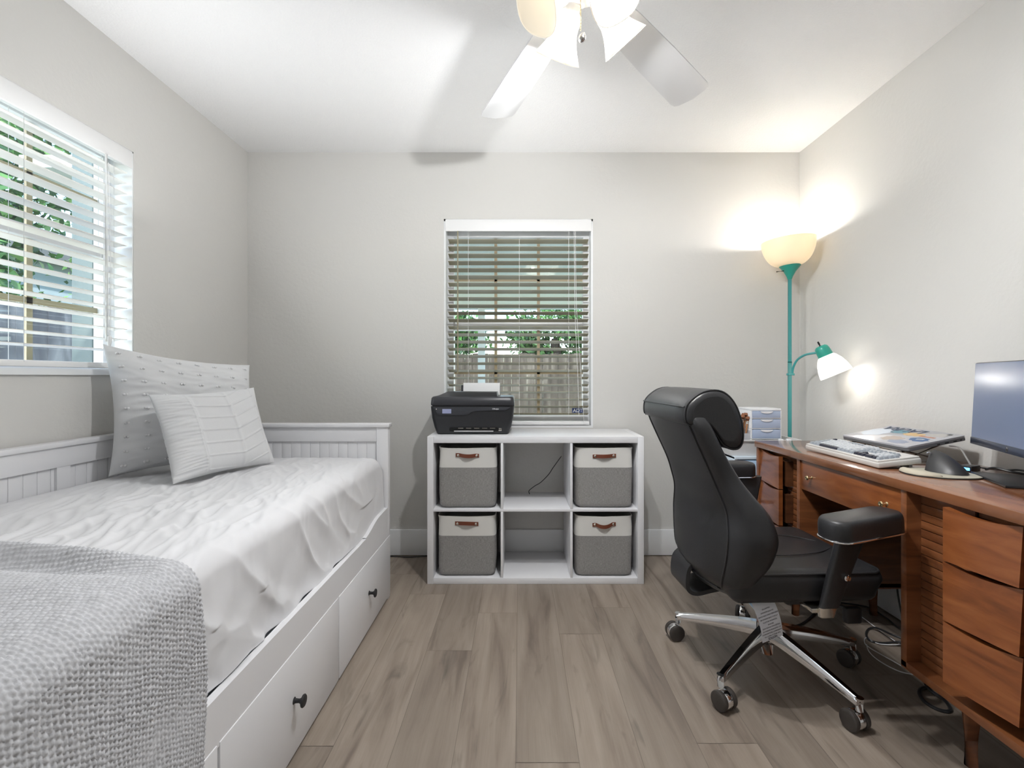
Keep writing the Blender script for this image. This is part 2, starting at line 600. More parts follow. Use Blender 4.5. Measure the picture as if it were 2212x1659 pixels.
def window_left():
    y0, y1, z0, z1 = LW['y0'], LW['y1'], LW['z0'], LW['z1']
    zm = 1.60
    xa, xb = XL - .14, XL - .10
    o = struct('window_2', boxes([(XL - .15, XL + .012, y0 - .01, y1 + .0, z0 - .018, z0 + .004), (XL - .15, XL - .002, y0, y0 + .006, z0, z1), (XL - .15, XL - .002, y1 - .006, y1, z0, z1),
                                  (XL - .15, XL - .002, y0, y1, z1 - .006, z1)]), M_trim)
    build('window_frame', boxes([(xa, xb, y0 + .006, y1 - .006, z0 + .004, z0 + .03), (xa, xb, y0 + .006, y1 - .006, z1 - .04, z1 - .006),
                                 (xa, xb, y0 + .006, y0 + .035, z0 + .03, z1 - .04), (xa, xb, y1 - .035, y1 - .006, z0 + .03, z1 - .04)]), M_trim, o)
    build('meeting_rail', BX(xa, xb, y0 + .035, y1 - .035, zm - .022, zm + .022, bev=.003), mat('sash_grey', (.6, .6, .6), .4), o)
    for za, zb in ((z0 + .03, zm - .022), (zm + .022, z1 - .04)):
        bm = bmesh.new()
        for ym in (1.43, 1.73):
            box(bm, xa + .006, xa + .016, ym - .011, ym + .011, za, zb)
        box(bm, xa + .006, xa + .016, y0 + .035, y1 - .035, (za + zb) / 2 - .011, (za + zb) / 2 + .011)
        p = build('window_pane', BX(xa + .018, xa + .022, y0 + .035, y1 - .035, za, zb), M_glass, o, smooth=False)
        build('muntin', bm, M_munt, p)
window_left()

def blind(name, label, axis, a0, a1, d, z0, z1, tilt, cords, slat_m, label_slat, wand, inward, zoff=.095):
    """axis 'x': slats run along x at y=d ; axis 'y': slats run along y at x=d. inward = sign towards the room"""
    def P(a, dd, z):
        return (a, d + dd * inward, z) if axis == 'x' else (d + dd * inward, a, z)
    base = P((a0 + a1) / 2, 0, z1)
    t_ = thing(name, label, 'blind', base)
    def bb(bm, A0, A1, D0, D1, Z0, Z1, bev=0):
        p, q = P(A0, D0, Z0), P(A1, D1, Z1)
        box(bm, min(p[0], q[0]), max(p[0], q[0]), min(p[1], q[1]), max(p[1], q[1]), Z0, Z1, bev=bev)
    bm = bmesh.new()
    bb(bm, a0, a1, -.022, .022, z1 - .05, z1 - .002, .002)
    build('headrail', bm, M_blind, t_)
    bm = bmesh.new()
    bb(bm, a0 - .004, a1 + .004, .026, .036, z1 - .068, z1 + .002, .003)
    build('valance', bm, M_blind, t_)
    # slats: thin curved strips in one mesh
    bm = bmesh.new()
    z = z1 - zoff
    ts = math.radians(tilt)
    while z > z0 + .045:
        prof = []
        for s in range(-4, 5):
            u = s / 4 * .025
            crown = .0022 * (1 - (s / 4) ** 2)
            prof.append((u * math.cos(ts) - crown * math.sin(ts), u * math.sin(ts) + crown * math.cos(ts)))
        th = .0026
        top = prof; bot = [(u, w - th) for u, w in prof]
        loop = top + bot[::-1]
        lo = [bm.verts.new(P(a0 + .012, u, z + w)) for u, w in loop]
        hi = [bm.verts.new(P(a1 - .012, u, z + w)) for u, w in loop]
        n = len(loop)
        for k in range(n):
            bm.faces.new((lo[k], lo[(k + 1) % n], hi[(k + 1) % n], hi[k]))
        bm.faces.new(lo); bm.faces.new(hi)
        z -= .044
    s = build('slats', bm, slat_m, t_, angle=50)
    s['label'] = label_slat
    bm = bmesh.new()
    bb(bm, a0 + .008, a1 - .008, -.025, .025, z0 + .004, z0 + .026, .004)
    build('bottom_rail', bm, M_blind, t_)
    for c in cords:
        bm = bmesh.new()
        for dd in (-.026, .026):
            tube(bm, [P(c, dd, z1 - .05), P(c, dd, z0 + .02)], .0009, 6)
        build('ladder_cord', bm, M_blind, t_)
    wa, wz = wand
    bm = bmesh.new()
    tube(bm, [P(wa, .042, z1 - .07), P(wa, .042, wz)], .004, 8)
    build('tilt_wand', bm, M_blind if axis == 'y' else slat_m, t_)
    return t_, P
b1, P1 = blind('window_blind', 'white wood slat blind with backlit darkening in the slat colour in the back wall window above the printer', 'x', BW['x0'] + .013, BW['x1'] - .013, YB + .032, BW['z0'] + .012, BW['z1'] - .006, 15,
               (-.31, .00, .30), M_slat_backlit, 'white slats painted in an olive backlit tone', (-.372, 1.10), -1, .120)
bm = bmesh.new()
tube(bm, smooth_path([(.33, YB - .012, 1.96), (.335, YB - .012, 1.5), (.352, YB - .01, 1.1), (.36, YB - .008, .84)]), .0012, 6)
tube(bm, smooth_path([(.338, YB - .012, 1.96), (.345, YB - .012, 1.5), (.372, YB - .01, 1.1), (.39, YB - .008, .80)]), .0012, 6)
build('pull_cord', bm, M_blind, b1)
b2, P2 = blind('window_blind', 'white wood slat blind in the left wall window over the daybed', 'y', LW['y0'] + .008, LW['y1'] - .008, XL - .036, LW['z0'] + .006, LW['z1'] - .004, 6,
               (1.22, 1.60, 1.955), M_slat_cream, 'cream slats', (1.90, 1.22), 1)
bm = bmesh.new()
tube(bm, smooth_path([(XL + .012, 1.895, 1.93), (XL + .012, 1.90, 1.5), (XL + .012, 1.905, 1.24)]), .0012, 6)
tube(bm, smooth_path([(XL + .014, 1.902, 1.93), (XL + .014, 1.912, 1.5), (XL + .012, 1.91, 1.24)]), .0012, 6)
lathe(bm, [(.001, 0), (.004, .004), (.009, .03), (.008, .045), (.002, .05)], Matrix.Translation((XL + .012, 1.907, 1.195)), n=12)
build('pull_cord', bm, M_blind, b2)
# ------------------------------------------------------------------ daybed
def fbm(x, y, z=0.0, o=3):
    s, a, f = 0, 1, 1
    for _ in range(o):
        s += a * noise.noise(Vector((x * f, y * f, z * f + 7.3)))
        a *= .5; f *= 2
    return s

BX0, BX1, BY0, BY1 = -1.628, -.638, .27, 2.364
def make_bed():
    b = thing('daybed', 'white painted wooden daybed with beadboard end panel and three big drawers', 'bed', ((BX0 + BX1) / 2, (BY0 + BY1) / 2, 0))
    def end_panel(y0, y1, face):
        bm = boxes([(BX1 - .055, BX1, y0, y1, 0, .835), (BX0, BX0 + .055, y0, y1, 0, .835),
                    (BX0 + .055, BX1 - .055, y0 + .004, y1 - .004, .765, .835), (BX0 + .055, BX1 - .055, y0 + .004, y1 - .004, .04, .12)], bev=.0015)
        box(bm, BX0 - .004, BX1 + .008, y0 - .008, y1 + .006, .835, .853, bev=.003)
        p = build('end_panel', bm, M_white, b)
        bm = bmesh.new()
        x = BX0 + .055
        while x < BX1 - .06:
            w = min(.046, BX1 - .055 - x)
            box(bm, x + .0012, x + w - .0012, y0 + .012, y1 - .012, .12, .765, bev=.0015)
            x += w
        box(bm, BX0 + .055, BX1 - .055, y0 + .0145, y1 - .0145, .12, .765)
        build('beadboard', bm, M_white, p)
    end_panel(BY1 - .04, BY1, -1)
    end_panel(BY0, BY0 + .04, 1)
    # back panel along the wall
    ya, yb = BY0 + .04, BY1 - .04
    bm = boxes([(BX0, BX0 + .026, ya, yb, .765, .835), (BX0, BX0 + .026, ya, yb, .3, .42)], bev=.001)
    box(bm, BX0 - .006, BX0 + .036, ya, yb, .835, .853, bev=.003)
    for yy in (ya, .97, 1.66, yb - .05): box(bm, BX0, BX0 + .024, yy, yy + .05, .42, .765)
    p = build('back_panel', bm, M_white, b)
    bm = bmesh.new()
    y = ya + .05
    while y < yb - .05:
        box(bm, BX0 + .003, BX0 + .014, y + .0015, y + .0445, .42, .765, bev=.0015); y += .046
    box(bm, BX0 + .004, BX0 + .0115, ya, yb, .42, .765)
    build('beadboard', bm, M_white, p)
    # front rail with swept-up ends
    top = [(ya, .445), (ya + .10, .444), (ya + .18, .438), (ya + .26, .42), (ya + .33, .408), (ya + .40, .404)]
    n = len(top)
    pts = [(y, z) for y, z in top] + [(BY0 + BY1 - y, z) for y, z in top[::-1]]
    pts = [(v.x, v.y) for v in smooth_path([(p_[0], p_[1], 0) for p_ in pts], 5)]
    poly = [(BY0 + .001, .295)] + [(BY0 + .001, .445)] + pts + [(BY1 - .001, .445), (BY1 - .001, .295)]
    bm = bmesh.new(); prism(bm, poly, BX1 - .02, BX1 - .0005, 'x')
    build('front_rail', bm, M_white, b)
    bm = boxes([(BX1 - .06, BX1 - .022, ya, yb, .02, .05), (BX1 - .3, BX1 - .022, 1.68, 1.69, .05, .29), (BX1 - .3, BX1 - .022, 1.0, 1.012, .05, .29), (BX0 + .03, BX1 - .022, ya, yb, .33, .345)])
    build('inner_frame', bm, M_white, b)
    # drawers
    for (d0, d1) in ((1.692, 2.360), (1.018, 1.686), (.330, 1.010)):
        dr = build('drawer', BX(BX1 - .018, BX1 + .002, d0, d1, .012, .303, bev=.0025), M_white, b)
        cy = (d0 + d1) / 2
        bm = bmesh.new()
        M = Matrix.Translation((BX1 + .002, cy, .165)) @ Matrix.Rotation(PI / 2, 4, 'Y')
        lathe(bm, [(.010, 0), (.0065, .003), (.0055, .014), (.008, .020), (.0165, .024), (.0175, .027), (.015, .030), (.001, .0315)], M, n=28, close_bot=True)
        k = build('knob', bm, M_blackm, dr); k['label'] = 'round black knob'
    return b
make_bed()

# mattress
o = single('mattress', BX(BX0 + .045, BX1 - .045, BY0 + .06, BY1 - .062, .347, .672, bev=.05, seg=5), mat('mattress_ticking', (.62, .68, .75), .9),
           'pale blue mattress under the white sheet on the daybed', 'mattress', (-1.13, 1.3, .347))

def sheet():
    NY, NS = 340, 230
    ya, yb = BY0 + .055, BY1 - .048
    xin, xout = BX0 + .040, -.668
    ztop, R = .692, .045
    Ltop = xout - xin - R
    Larc = R * PI / 2
    zb = .385
    Lside = ztop - R - zb
    Ltot = Ltop + Larc + Lside
    V = []
    for i in range(NS):
        # denser sampling near the front edge
        s = Ltot * (i / (NS - 1)) ** .8
        for j in range(NY):
            v = j / (NY - 1)
            y = ya + (yb - ya) * v
            if s < Ltop:
                p = Vector((xin + s, y, ztop)); n = Vector((0, 0, 1))
            elif s < Ltop + Larc:
                a = (s - Ltop) / R
                p = Vector((xin + Ltop + R * math.sin(a), y, ztop - R + R * math.cos(a))); n = Vector((math.sin(a), 0, math.cos(a)))
            else:
                p = Vector((xout, y, ztop - R - (s - Ltop - Larc))); n = Vector((1, 0, 0))
            # soft undulation of the mattress
            d = .006 * fbm(p.x * 2.2, y * 2.0, 1.0, 2)
            # fine creases running along the bed
            ang = .35
            u = (p.x + s * 0) * math.cos(ang) + y * math.sin(ang)
            w = -p.x * math.sin(ang) + y * math.cos(ang)
            wx = u + .03 * noise.noise(Vector((u * 6, w * 5, 3)))
            r1 = 1 - abs(noise.noise(Vector((wx * 15, w * 3.6, 5.1)))) * 2.4
            r2 = 1 - abs(noise.noise(Vector((wx * 30, w * 7, 11.1)))) * 2.4
            cx = (s - (Ltop - .34)) / .36
            mask = math.exp(-cx * cx) * (.35 + .65 * max(0, min(1, .6 + 1.3 * noise.noise(Vector((p.x * 2.5, y * 1.8, 9))))))
            mask *= max(0, min(1, (yb - y) / .5)) * .75 + .25
            d += mask * (.016 * max(0, r1) ** 2 + .009 * max(0, r2) ** 2)
            # hanging folds on the side
            ts = max(0, (s - Ltop) / (Larc + Lside))
            fold = noise.noise(Vector((y * 5.0 + ts * 1.1, ts * .8, 21))) + .5 * noise.noise(Vector((y * 12 + ts * 2.2, ts * 1.3, 31)))
            fr = (1 - abs(noise.noise(Vector((y * 6.5 - ts * 2.0, ts * .9, 44)))) * 2.2)
            d += ts ** .7 * (.020 * fold + .016 * max(0, fr) ** 2 + .004)
            if ts > .55:
                lim = .013
                d = min(d, lim + (d - lim) * .15)
            p = p + n * d
            # tuck at both ends
            e = min(v, 1 - v) * (yb - ya)
            if e < .05: p.z -= (1 - e / .05) ** 2 * .035
            if i == 0: p.z -= .03
            # hem height varies
            if i > NS * .82:
                k = (i - NS * .82) / (NS * .18)
                p.z += k * (.018 * noise.noise(Vector((y * 3.1, 0, 2))) + .018)
            V.append(p)
    o = np_mesh('bed_sheet', V, grid_faces(NS, NY), M_sheet, angle=180)
    o.data.transform(Matrix.Translation((-.05 - 1.08, -1.3, -.69)).inverted() if False else Matrix.Translation((1.13, -1.3, -.69)))
    o.location = (-1.13, 1.3, .69)
    tag(o, 'rumpled white sheet draped over the daybed mattress', 'sheet')
sheet()

def throw():
    pitch = .0098
    NS, NY = 520, 290
    x_start = -1.30
    R = .055
    xout, ztop = -.618, .723
    Ltop = xout - x_start - R
    Larc = R * PI / 2
    Lside = ztop - R - .10
    Ltot = Ltop + Larc + Lside
    y_near = .33
    V = np.zeros((NS, NY, 3))
    for i in range(NS):
        s = Ltot * i / (NS - 1)
        if s < Ltop:
            # far edge of the throw wanders a little
            yfar = .995 - .065 * max(0, (s - .15) / (Ltop - .15)) ** 1.6
        else:
            q = min(1, (s - Ltop) / .30)
            yfar = .930 + .032 * (3 * q * q - 2 * q ** 3)
        for j in range(NY):
            v = j / (NY - 1)
            y = y_near + (yfar - y_near) * v
            if s < Ltop:
                p = Vector((x_start + s, y, ztop)); n = Vector((0, 0, 1))
            elif s < Ltop + Larc:
                a = (s - Ltop) / R
                p = Vector((x_start + Ltop + R * math.sin(a), y, ztop - R + R * math.cos(a))); n = Vector((math.sin(a), 0, math.cos(a)))
            else:
                p = Vector((xout, y, ztop - R - (s - Ltop - Larc))); n = Vector((1, 0, 0))
            d = .010 * noise.noise(Vector((p.x * 3.5, y * 3.5, p.z * 3)))
            e = yfar - y
            top = max(0, min(1, (Ltop - s) / .25 + .25))
            # rolled far border then a trough, then the puffed body
            d += top * (.022 * math.exp(-((e - .025) / .022) ** 2) - .013 * math.exp(-((e - .075) / .020) ** 2) + .012 * math.exp(-((e - .15) / .05) ** 2))
            # slanting soft folds on the hanging side
            ts = max(0, (s - Ltop) / (Ltot - Ltop))
            d += ts * .018 * noise.noise(Vector((y * 5 + ts * 2.5, ts * 1.5, 3)))
            # border falls to the sheet
            if e < .012: d -= .024 * (1 - e / .012) ** 2 * (1 if s < Ltop else .6)
            # knitted stitches
            uu, vv = s / pitch, (y - y_near) / (pitch * .86)
            uu += .5 * noise.noise(Vector((s * 14, y * 14, 0))) + .25 * noise.noise(Vector((s * 55, y * 55, 5)))
            vv += .5 * noise.noise(Vector((s * 14, y * 14, 50))) + .25 * noise.noise(Vector((s * 55, y * 55, 9)))
            row = math.floor(vv)
            fu = (uu + .5 * (row % 2)) % 1 - .5
            fv = vv % 1 - .5
            r2 = (fu + .35 * fv * (1 if row % 2 else -1)) ** 2 * 3.4 + fv * fv * 3.0
            d += .0036 * (1 + .5 * noise.noise(Vector((s * 9, y * 9, 77)))) * max(0, 1 - r2) + .0012 * noise.noise(Vector((s * 300, y * 300, 0)))
            V[i, j] = p + n * d
    verts = V.reshape(-1, 3)
    base = np.array((-1.0, .65, .70))
    o = np_mesh('knitted_throw', verts - base, grid_faces(NS, NY), M_throw, angle=180)
    o.location = tuple(base)
    md = o.modifiers.new('thickness', 'SOLIDIFY'); md.thickness = .006; md.offset = -1
    tag(o, 'chunky light grey knitted throw hanging over the near end of the daybed', 'throw')
throw()

# ------------------------------------------------------------------ pillows
def pillow(name, label, BL, BR, TR, TL, thick, detail, N=110, m=None, pinch=.045):
    BL, BR, TR, TL = map(Vector, (BL, BR, TR, TL))
    nrm = ((BR - BL).cross(TL - BL) + (TR - TL).cross(TR - BR)).normalized()
    if nrm.y > 0: nrm = -nrm
    verts, idx = [], {}
    def pos(u, v, side):
        a, b = 2 * u - 1, 2 * v - 1
        # edges bow inwards between the corners
        uu = u - (1 if a > 0 else -1) * pinch * abs(a) ** 2 * (1 - b * b) * 1.0
        vv = v - (1 if b > 0 else -1) * pinch * abs(b) ** 2 * (1 - a * a) * 1.0
        p = BL.lerp(BR, uu).lerp(TL.lerp(TR, uu), vv)
        prof = ((1 - a ** 4) * (1 - b ** 4)) ** .55
        prof *= .72 + .28 * (1 - max(0, b)) 
        d = thick * prof
        d += detail(u, v, p, side) * (prof ** .5)
        return p + nrm * d * side
    for side in (1, -1):
        for i in range(N):
            for j in range(N):
                if side == -1 and (i in (0, N - 1) or j in (0, N - 1)):
                    idx[(side, i, j)] = idx[(1, i, j)]
                    continue
                u = .5 - .5 * math.cos(PI * i / (N - 1)); v = .5 - .5 * math.cos(PI * j / (N - 1))
                u = .6 * u + .4 * i / (N - 1); v = .6 * v + .4 * j / (N - 1)
                idx[(side, i, j)] = len(verts)
                verts.append(pos(u, v, side))
    faces = []
    for side in (1, -1):
        for i in range(N - 1):
            for j in range(N - 1):
                f = [idx[(side, i, j)], idx[(side, i + 1, j)], idx[(side, i + 1, j + 1)], idx[(side, i, j + 1)]]
                faces.append(f if side == 1 else f[::-1])
    base = (BL + BR) / 2
    o = np_mesh(name, [v - base for v in verts], faces, m or M_pillow, angle=180)
    o.location = base
    tag(o, label, 'pillow', 'pillows at the far end of the daybed')
    return o, pos, nrm

def d_big(u, v, p, side):
    return .010 * fbm(u * 3 + .3, v * 3, 2, 2) + .005 * (1 - abs(noise.noise(Vector((u * 5, v * 16, 4)))) * 2)
big, posb, nb = pillow('euro_pillow', 'large white pillow with rows of small fabric tufts, leaning in the daybed corner',
                  (-1.545, 1.80, .705), (-1.16, 2.17, .705), (-1.265, 2.245, 1.135), (-1.585, 1.82, 1.205), .068, d_big)
bm = bmesh.new()
rt = random.Random(5)
base = Vector(big.location)
for i in range(8):
    for j in range(9):
        u, v = .07 + i * .125, .06 + j * .11
        if u > .97 or v > .97: continue
        p = posb(u, v, 1) - base
        for k in (-1, 1):
            q = p + Vector((.0035 * k, .0030 * k, rt.gauss(0, .0008))) + nb * .0005
            bmesh.ops.create_icosphere(bm, subdivisions=2, radius=rt.uniform(.0042, .0055), matrix=Matrix.Translation(q))
tf = build('tufts', bm, mat('tuft_white', (.72, .72, .73), .9), None, angle=180)
tf.parent = big
tag(tf, kind='stuff')

def d_small(u, v, p, side):
    d = .006 * fbm(u * 3, v * 3, 8, 2)
    if u < .27:                                   # gathered strip on the left
        d += .0055 * (1 - abs(noise.noise(Vector((u * 3.5, v * 26, 7)))) * 2.2)
    # vertical bands
    for c in (.28, .63, .93):
        d += .0035 * math.exp(-((u - c) / .016) ** 2)
    # chevron tucks between bands
    if .29 < u < .93:
        k = (u - .28) / .35 if u < .63 else (.93 - u) / .30
        off = -.055 * (1 - k) if u < .63 else -.14 * (1 - k) * -1 * -1
        off = (.03 * (1 - k)) if u < .63 else (.13 * (1 - k))
        w = (v - off) * 6.6
        f = abs(w - round(w))
        d += .0045 * math.exp(-(f / .055) ** 2)
    return d
small, poss, ns = pillow('lumbar_pillow', 'small white pillow with pintuck chevrons and a gathered strip, in front of the tufted pillow',
                  (-1.205, 1.665, .706), (-1.065, 2.085, .706), (-1.165, 2.10, 1.033), (-1.375, 1.775, 1.014), .050, d_small, N=170, pinch=.035)
# ------------------------------------------------------------------ cube shelf
SX0, SX1, SY0, SY1, SZ = -.480, .649, 2.493, 2.868, .769
def make_shelf():
    s = thing('cube_shelf', 'white open cube shelf, two rows of three, standing under the back window', 'shelf', ((SX0 + SX1) / 2, (SY0 + SY1) / 2, 0))
    T_ = .032
    build('side_panel', BX(SX0, SX0 + T_, SY0, SY1, 0, SZ, bev=.0015), M_white, s)
    build('side_panel', BX(SX1 - T_, SX1, SY0, SY1, 0, SZ, bev=.0015), M_white, s)
    build('top_panel', BX(SX0 + T_ + .0003, SX1 - T_ - .0003, SY0 + .0005, SY1, SZ - .034, SZ - .0004, bev=.0015), M_white, s)
    build('bottom_panel', BX(SX0 + T_ + .0003, SX1 - T_ - .0003, SY0 + .0005, SY1, 0, T_, bev=.0015), M_white, s)
    build('middle_shelf', BX(SX0 + T_, SX1 - T_, SY0 + .002, SY1, .377, .390, bev=.001), M_white, s)
    for x in (-.091, .2715):
        for za, zb in ((T_, .3765), (.3905, SZ - .0345)):
            build('divider', BX(x - .0065, x + .0065, SY0 + .002, SY1, za, zb, bev=.001), M_white, s)
make_shelf()

# linen material
def linen():
    m = mat('grey_linen', (.26, .255, .25), .95)
    nt = m.node_tree; b = nt.nodes['Principled BSDF']; L = nt.links.new
    tc = nt.nodes.new('ShaderNodeTexCoord')
    def st(scl):
        mp = nt.nodes.new('ShaderNodeMapping'); mp.inputs['Scale'].default_value = scl
        n = nt.nodes.new('ShaderNodeTexNoise'); n.inputs['Scale'].default_value = 1; n.inputs['Detail'].default_value = 2
        L(tc.outputs['Object'], mp.inputs[0]); L(mp.outputs[0], n.inputs[0]); return n
    a, c = st((90, 90, 900)), st((900, 900, 90))
    ad = nt.nodes.new('ShaderNodeMath'); L(a.outputs['Fac'], ad.inputs[0]); L(c.outputs['Fac'], ad.inputs[1])
    cr = nt.nodes.new('ShaderNodeMapRange'); cr.inputs['From Min'].default_value = .75; cr.inputs['From Max'].default_value = 1.25
    cr.inputs['To Min'].default_value = .72; cr.inputs['To Max'].default_value = 1.32
    L(ad.outputs[0], cr.inputs['Value'])
    sc = nt.nodes.new('ShaderNodeVectorMath'); sc.operation = 'SCALE'; sc.inputs[0].default_value = (.27, .262, .255)
    L(cr.outputs[0], sc.inputs['Scale']); L(sc.outputs[0], b.inputs['Base Color'])
    return m
M_linen = linen()
M_canvas = mat('cream_canvas', (.70, .69, .66), .9, bump=('noise', 400, .1, .001))
M_leatherb = mat('brown_leather', (.16, .045, .022), .5)

def bin_shell(z0, z1, w0, w1, dep, seed, lip=False):
    """open fabric tub wall between heights z0..z1, local coordinates, front face at y=0"""
    N, H = 96, 22
    V = []
    th = .004
    for layer in (0, 1):
        for h in range(H):
            f = h / (H - 1)
            z = z0 + (z1 - z0) * f
            g = (z / .325)
            W = .150 + .004 * math.sin(g * PI) + .002 * noise.noise(Vector((seed, g * 4, 0)))
            if g > .9: W += .004 * (g - .9) / .1
            D = dep / 2
            for k in range(N):
                t = k / N
                a = 2 * PI * t
                c, s_ = math.cos(a), math.sin(a)
                e = .18 if g < .95 else .14
                x = W * (abs(c) ** e) * (1 if c > 0 else -1)
                y = D * (abs(s_) ** e) * (1 if s_ > 0 else -1)
                if g < .06:
                    k2 = 1 - .10 * (1 - g / .06) ** 2; x *= k2; y *= k2 + .0
                soft = .0035 * noise.noise(Vector((x * 9 + seed, y * 9, z * 9)))
                zz = z
                if lip and f > .6: zz += (f - .6) / .4 * (.006 * noise.noise(Vector((x * 7, y * 5 + seed, 0))) - .004 * (1 - (x / .15) ** 2))
                sc = 1 - layer * th / .15
                V.append((x * sc + soft, (y * sc + D) + soft, zz))
    F = []
    for h in range(H - 1):
        for k in range(N):
            a, b_ = h * N + k, h * N + (k + 1) % N
            F.append((a, b_, b_ + N, a + N))
            o = H * N
            F.append((a + o, a + N + o, b_ + N + o, b_ + o))
    o = H * N
    for k in range(N):
        a, b_ = (H - 1) * N + k, (H - 1) * N + (k + 1) % N
        F.append((a, b_, b_ + o, a + o))
        F.append((k, (k + 1) % N, (k + 1) % N + o, k + o))
    return V, F

def make_bin(label, loc, sag, seed, rot=0):
    t_ = thing('storage_bin', label, 'storage bin', loc, rot, 'fabric bins in the cube shelf')
    dep = .34
    V, F = bin_shell(.001, .212, 0, 0, dep, seed)
    F.append(tuple(range(0, 96))[::-1])
    np_mesh('grey_body', V, F, M_linen, t_, world=False, angle=60)['label'] = 'grey linen lower body'
    V, F = bin_shell(.2125, .318, 0, 0, dep, seed, True)
    np_mesh('canvas_band', V, F, M_canvas, t_, world=False, angle=60)['label'] = 'cream canvas upper band'
    # leather handle
    n = 24
    bm = bmesh.new()
    fr, bk = [], []
    for i in range(n + 1):
        f = i / n
        x = -.061 + .122 * f
        arch = max(0, 1 - ((f - .5) / .34) ** 2)
        y = -.0045 - .013 * arch ** 1.0
        z = .276 - sag * arch + .004 * (1 - f) * (1 if seed % 2 else -1)
        fr.append([bm.verts.new((x, y, z - .0095)), bm.verts.new((x, y, z + .0095))])
        bk.append([bm.verts.new((x, y + .003, z - .0095)), bm.verts.new((x, y + .003, z + .0095))])
    for i in range(n):
        bm.faces.new((fr[i][0], fr[i + 1][0], fr[i + 1][1], fr[i][1]))
        bm.faces.new((bk[i][0], bk[i][1], bk[i + 1][1], bk[i + 1][0]))
        bm.faces.new((fr[i][0], bk[i][0], bk[i + 1][0], fr[i + 1][0]))
        bm.faces.new((fr[i][1], fr[i + 1][1], bk[i + 1][1], bk[i][1]))
    for q in (0, n):
        bm.faces.new((fr[q][0], fr[q][1], bk[q][1], bk[q][0]))
    h = build('handle', bm, M_leatherb, t_, world=False)
    for sx in (-.0485, .0485):
        bm = bmesh.new()
        lathe(bm, [(.0062, 0), (.0064, .001), (.0045, .0026), (.001, .003)], Matrix.Translation((sx, -.0048, .276 + .004 * (.5 - sx * 8) * (1 if seed % 2 else -1) * .6)) @ Matrix.Rotation(PI / 2, 4, 'X'), n=18, close_bot=True)
        build('rivet', bm, M_nickel, h, world=False)
    return t_
zf, zt = .0325, .3905
make_bin('grey and cream fabric bin in the upper left cube, below the printer', (-.2725, SY0 + .020, zt), .003, 1, .01)
make_bin('grey and cream fabric bin in the upper right cube of the white shelf', (.4460, SY0 + .022, zt), .0, 2, -.005)
make_bin('grey and cream fabric bin in the lower left cube of the white shelf', (-.2760, SY0 + .020, zf), -.004, 3, .0)
make_bin('grey and cream fabric bin in the lower right cube with a drooping handle', (.4440, SY0 + .018, zf), .010, 4, .0)

def px(x, y, Y):
    return Vector(((x - 1122) * Y / 1034, Y, 1.08 - (y - 814) * Y / 1034))
bm = T(smooth_path([px(1213, 985, 2.84), px(1195, 1010, 2.835), px(1185, 1025, 2.83), px(1168, 1042, 2.82), px(1155, 1050, 2.81), px(1143, 1060, 2.80), (.06, 2.80, .394)]), .0022, 8)
single('power_cable', bm, M_black, 'thin black cord trailing down into the upper middle cube of the shelf', 'cord', (.15, 2.82, .39))
bm = T(smooth_path([(-.80, 2.872, .0045), (-.72, 2.865, .004), (-.66, 2.858, .004), (-.58, 2.865, .005), (-.50, 2.878, .006), (-.40, 2.880, .006)]), .003, 8)
single('power_cable', bm, M_black, 'black cord lying along the baseboard left of the white shelf', 'cord', (-.6, 2.87, 0))

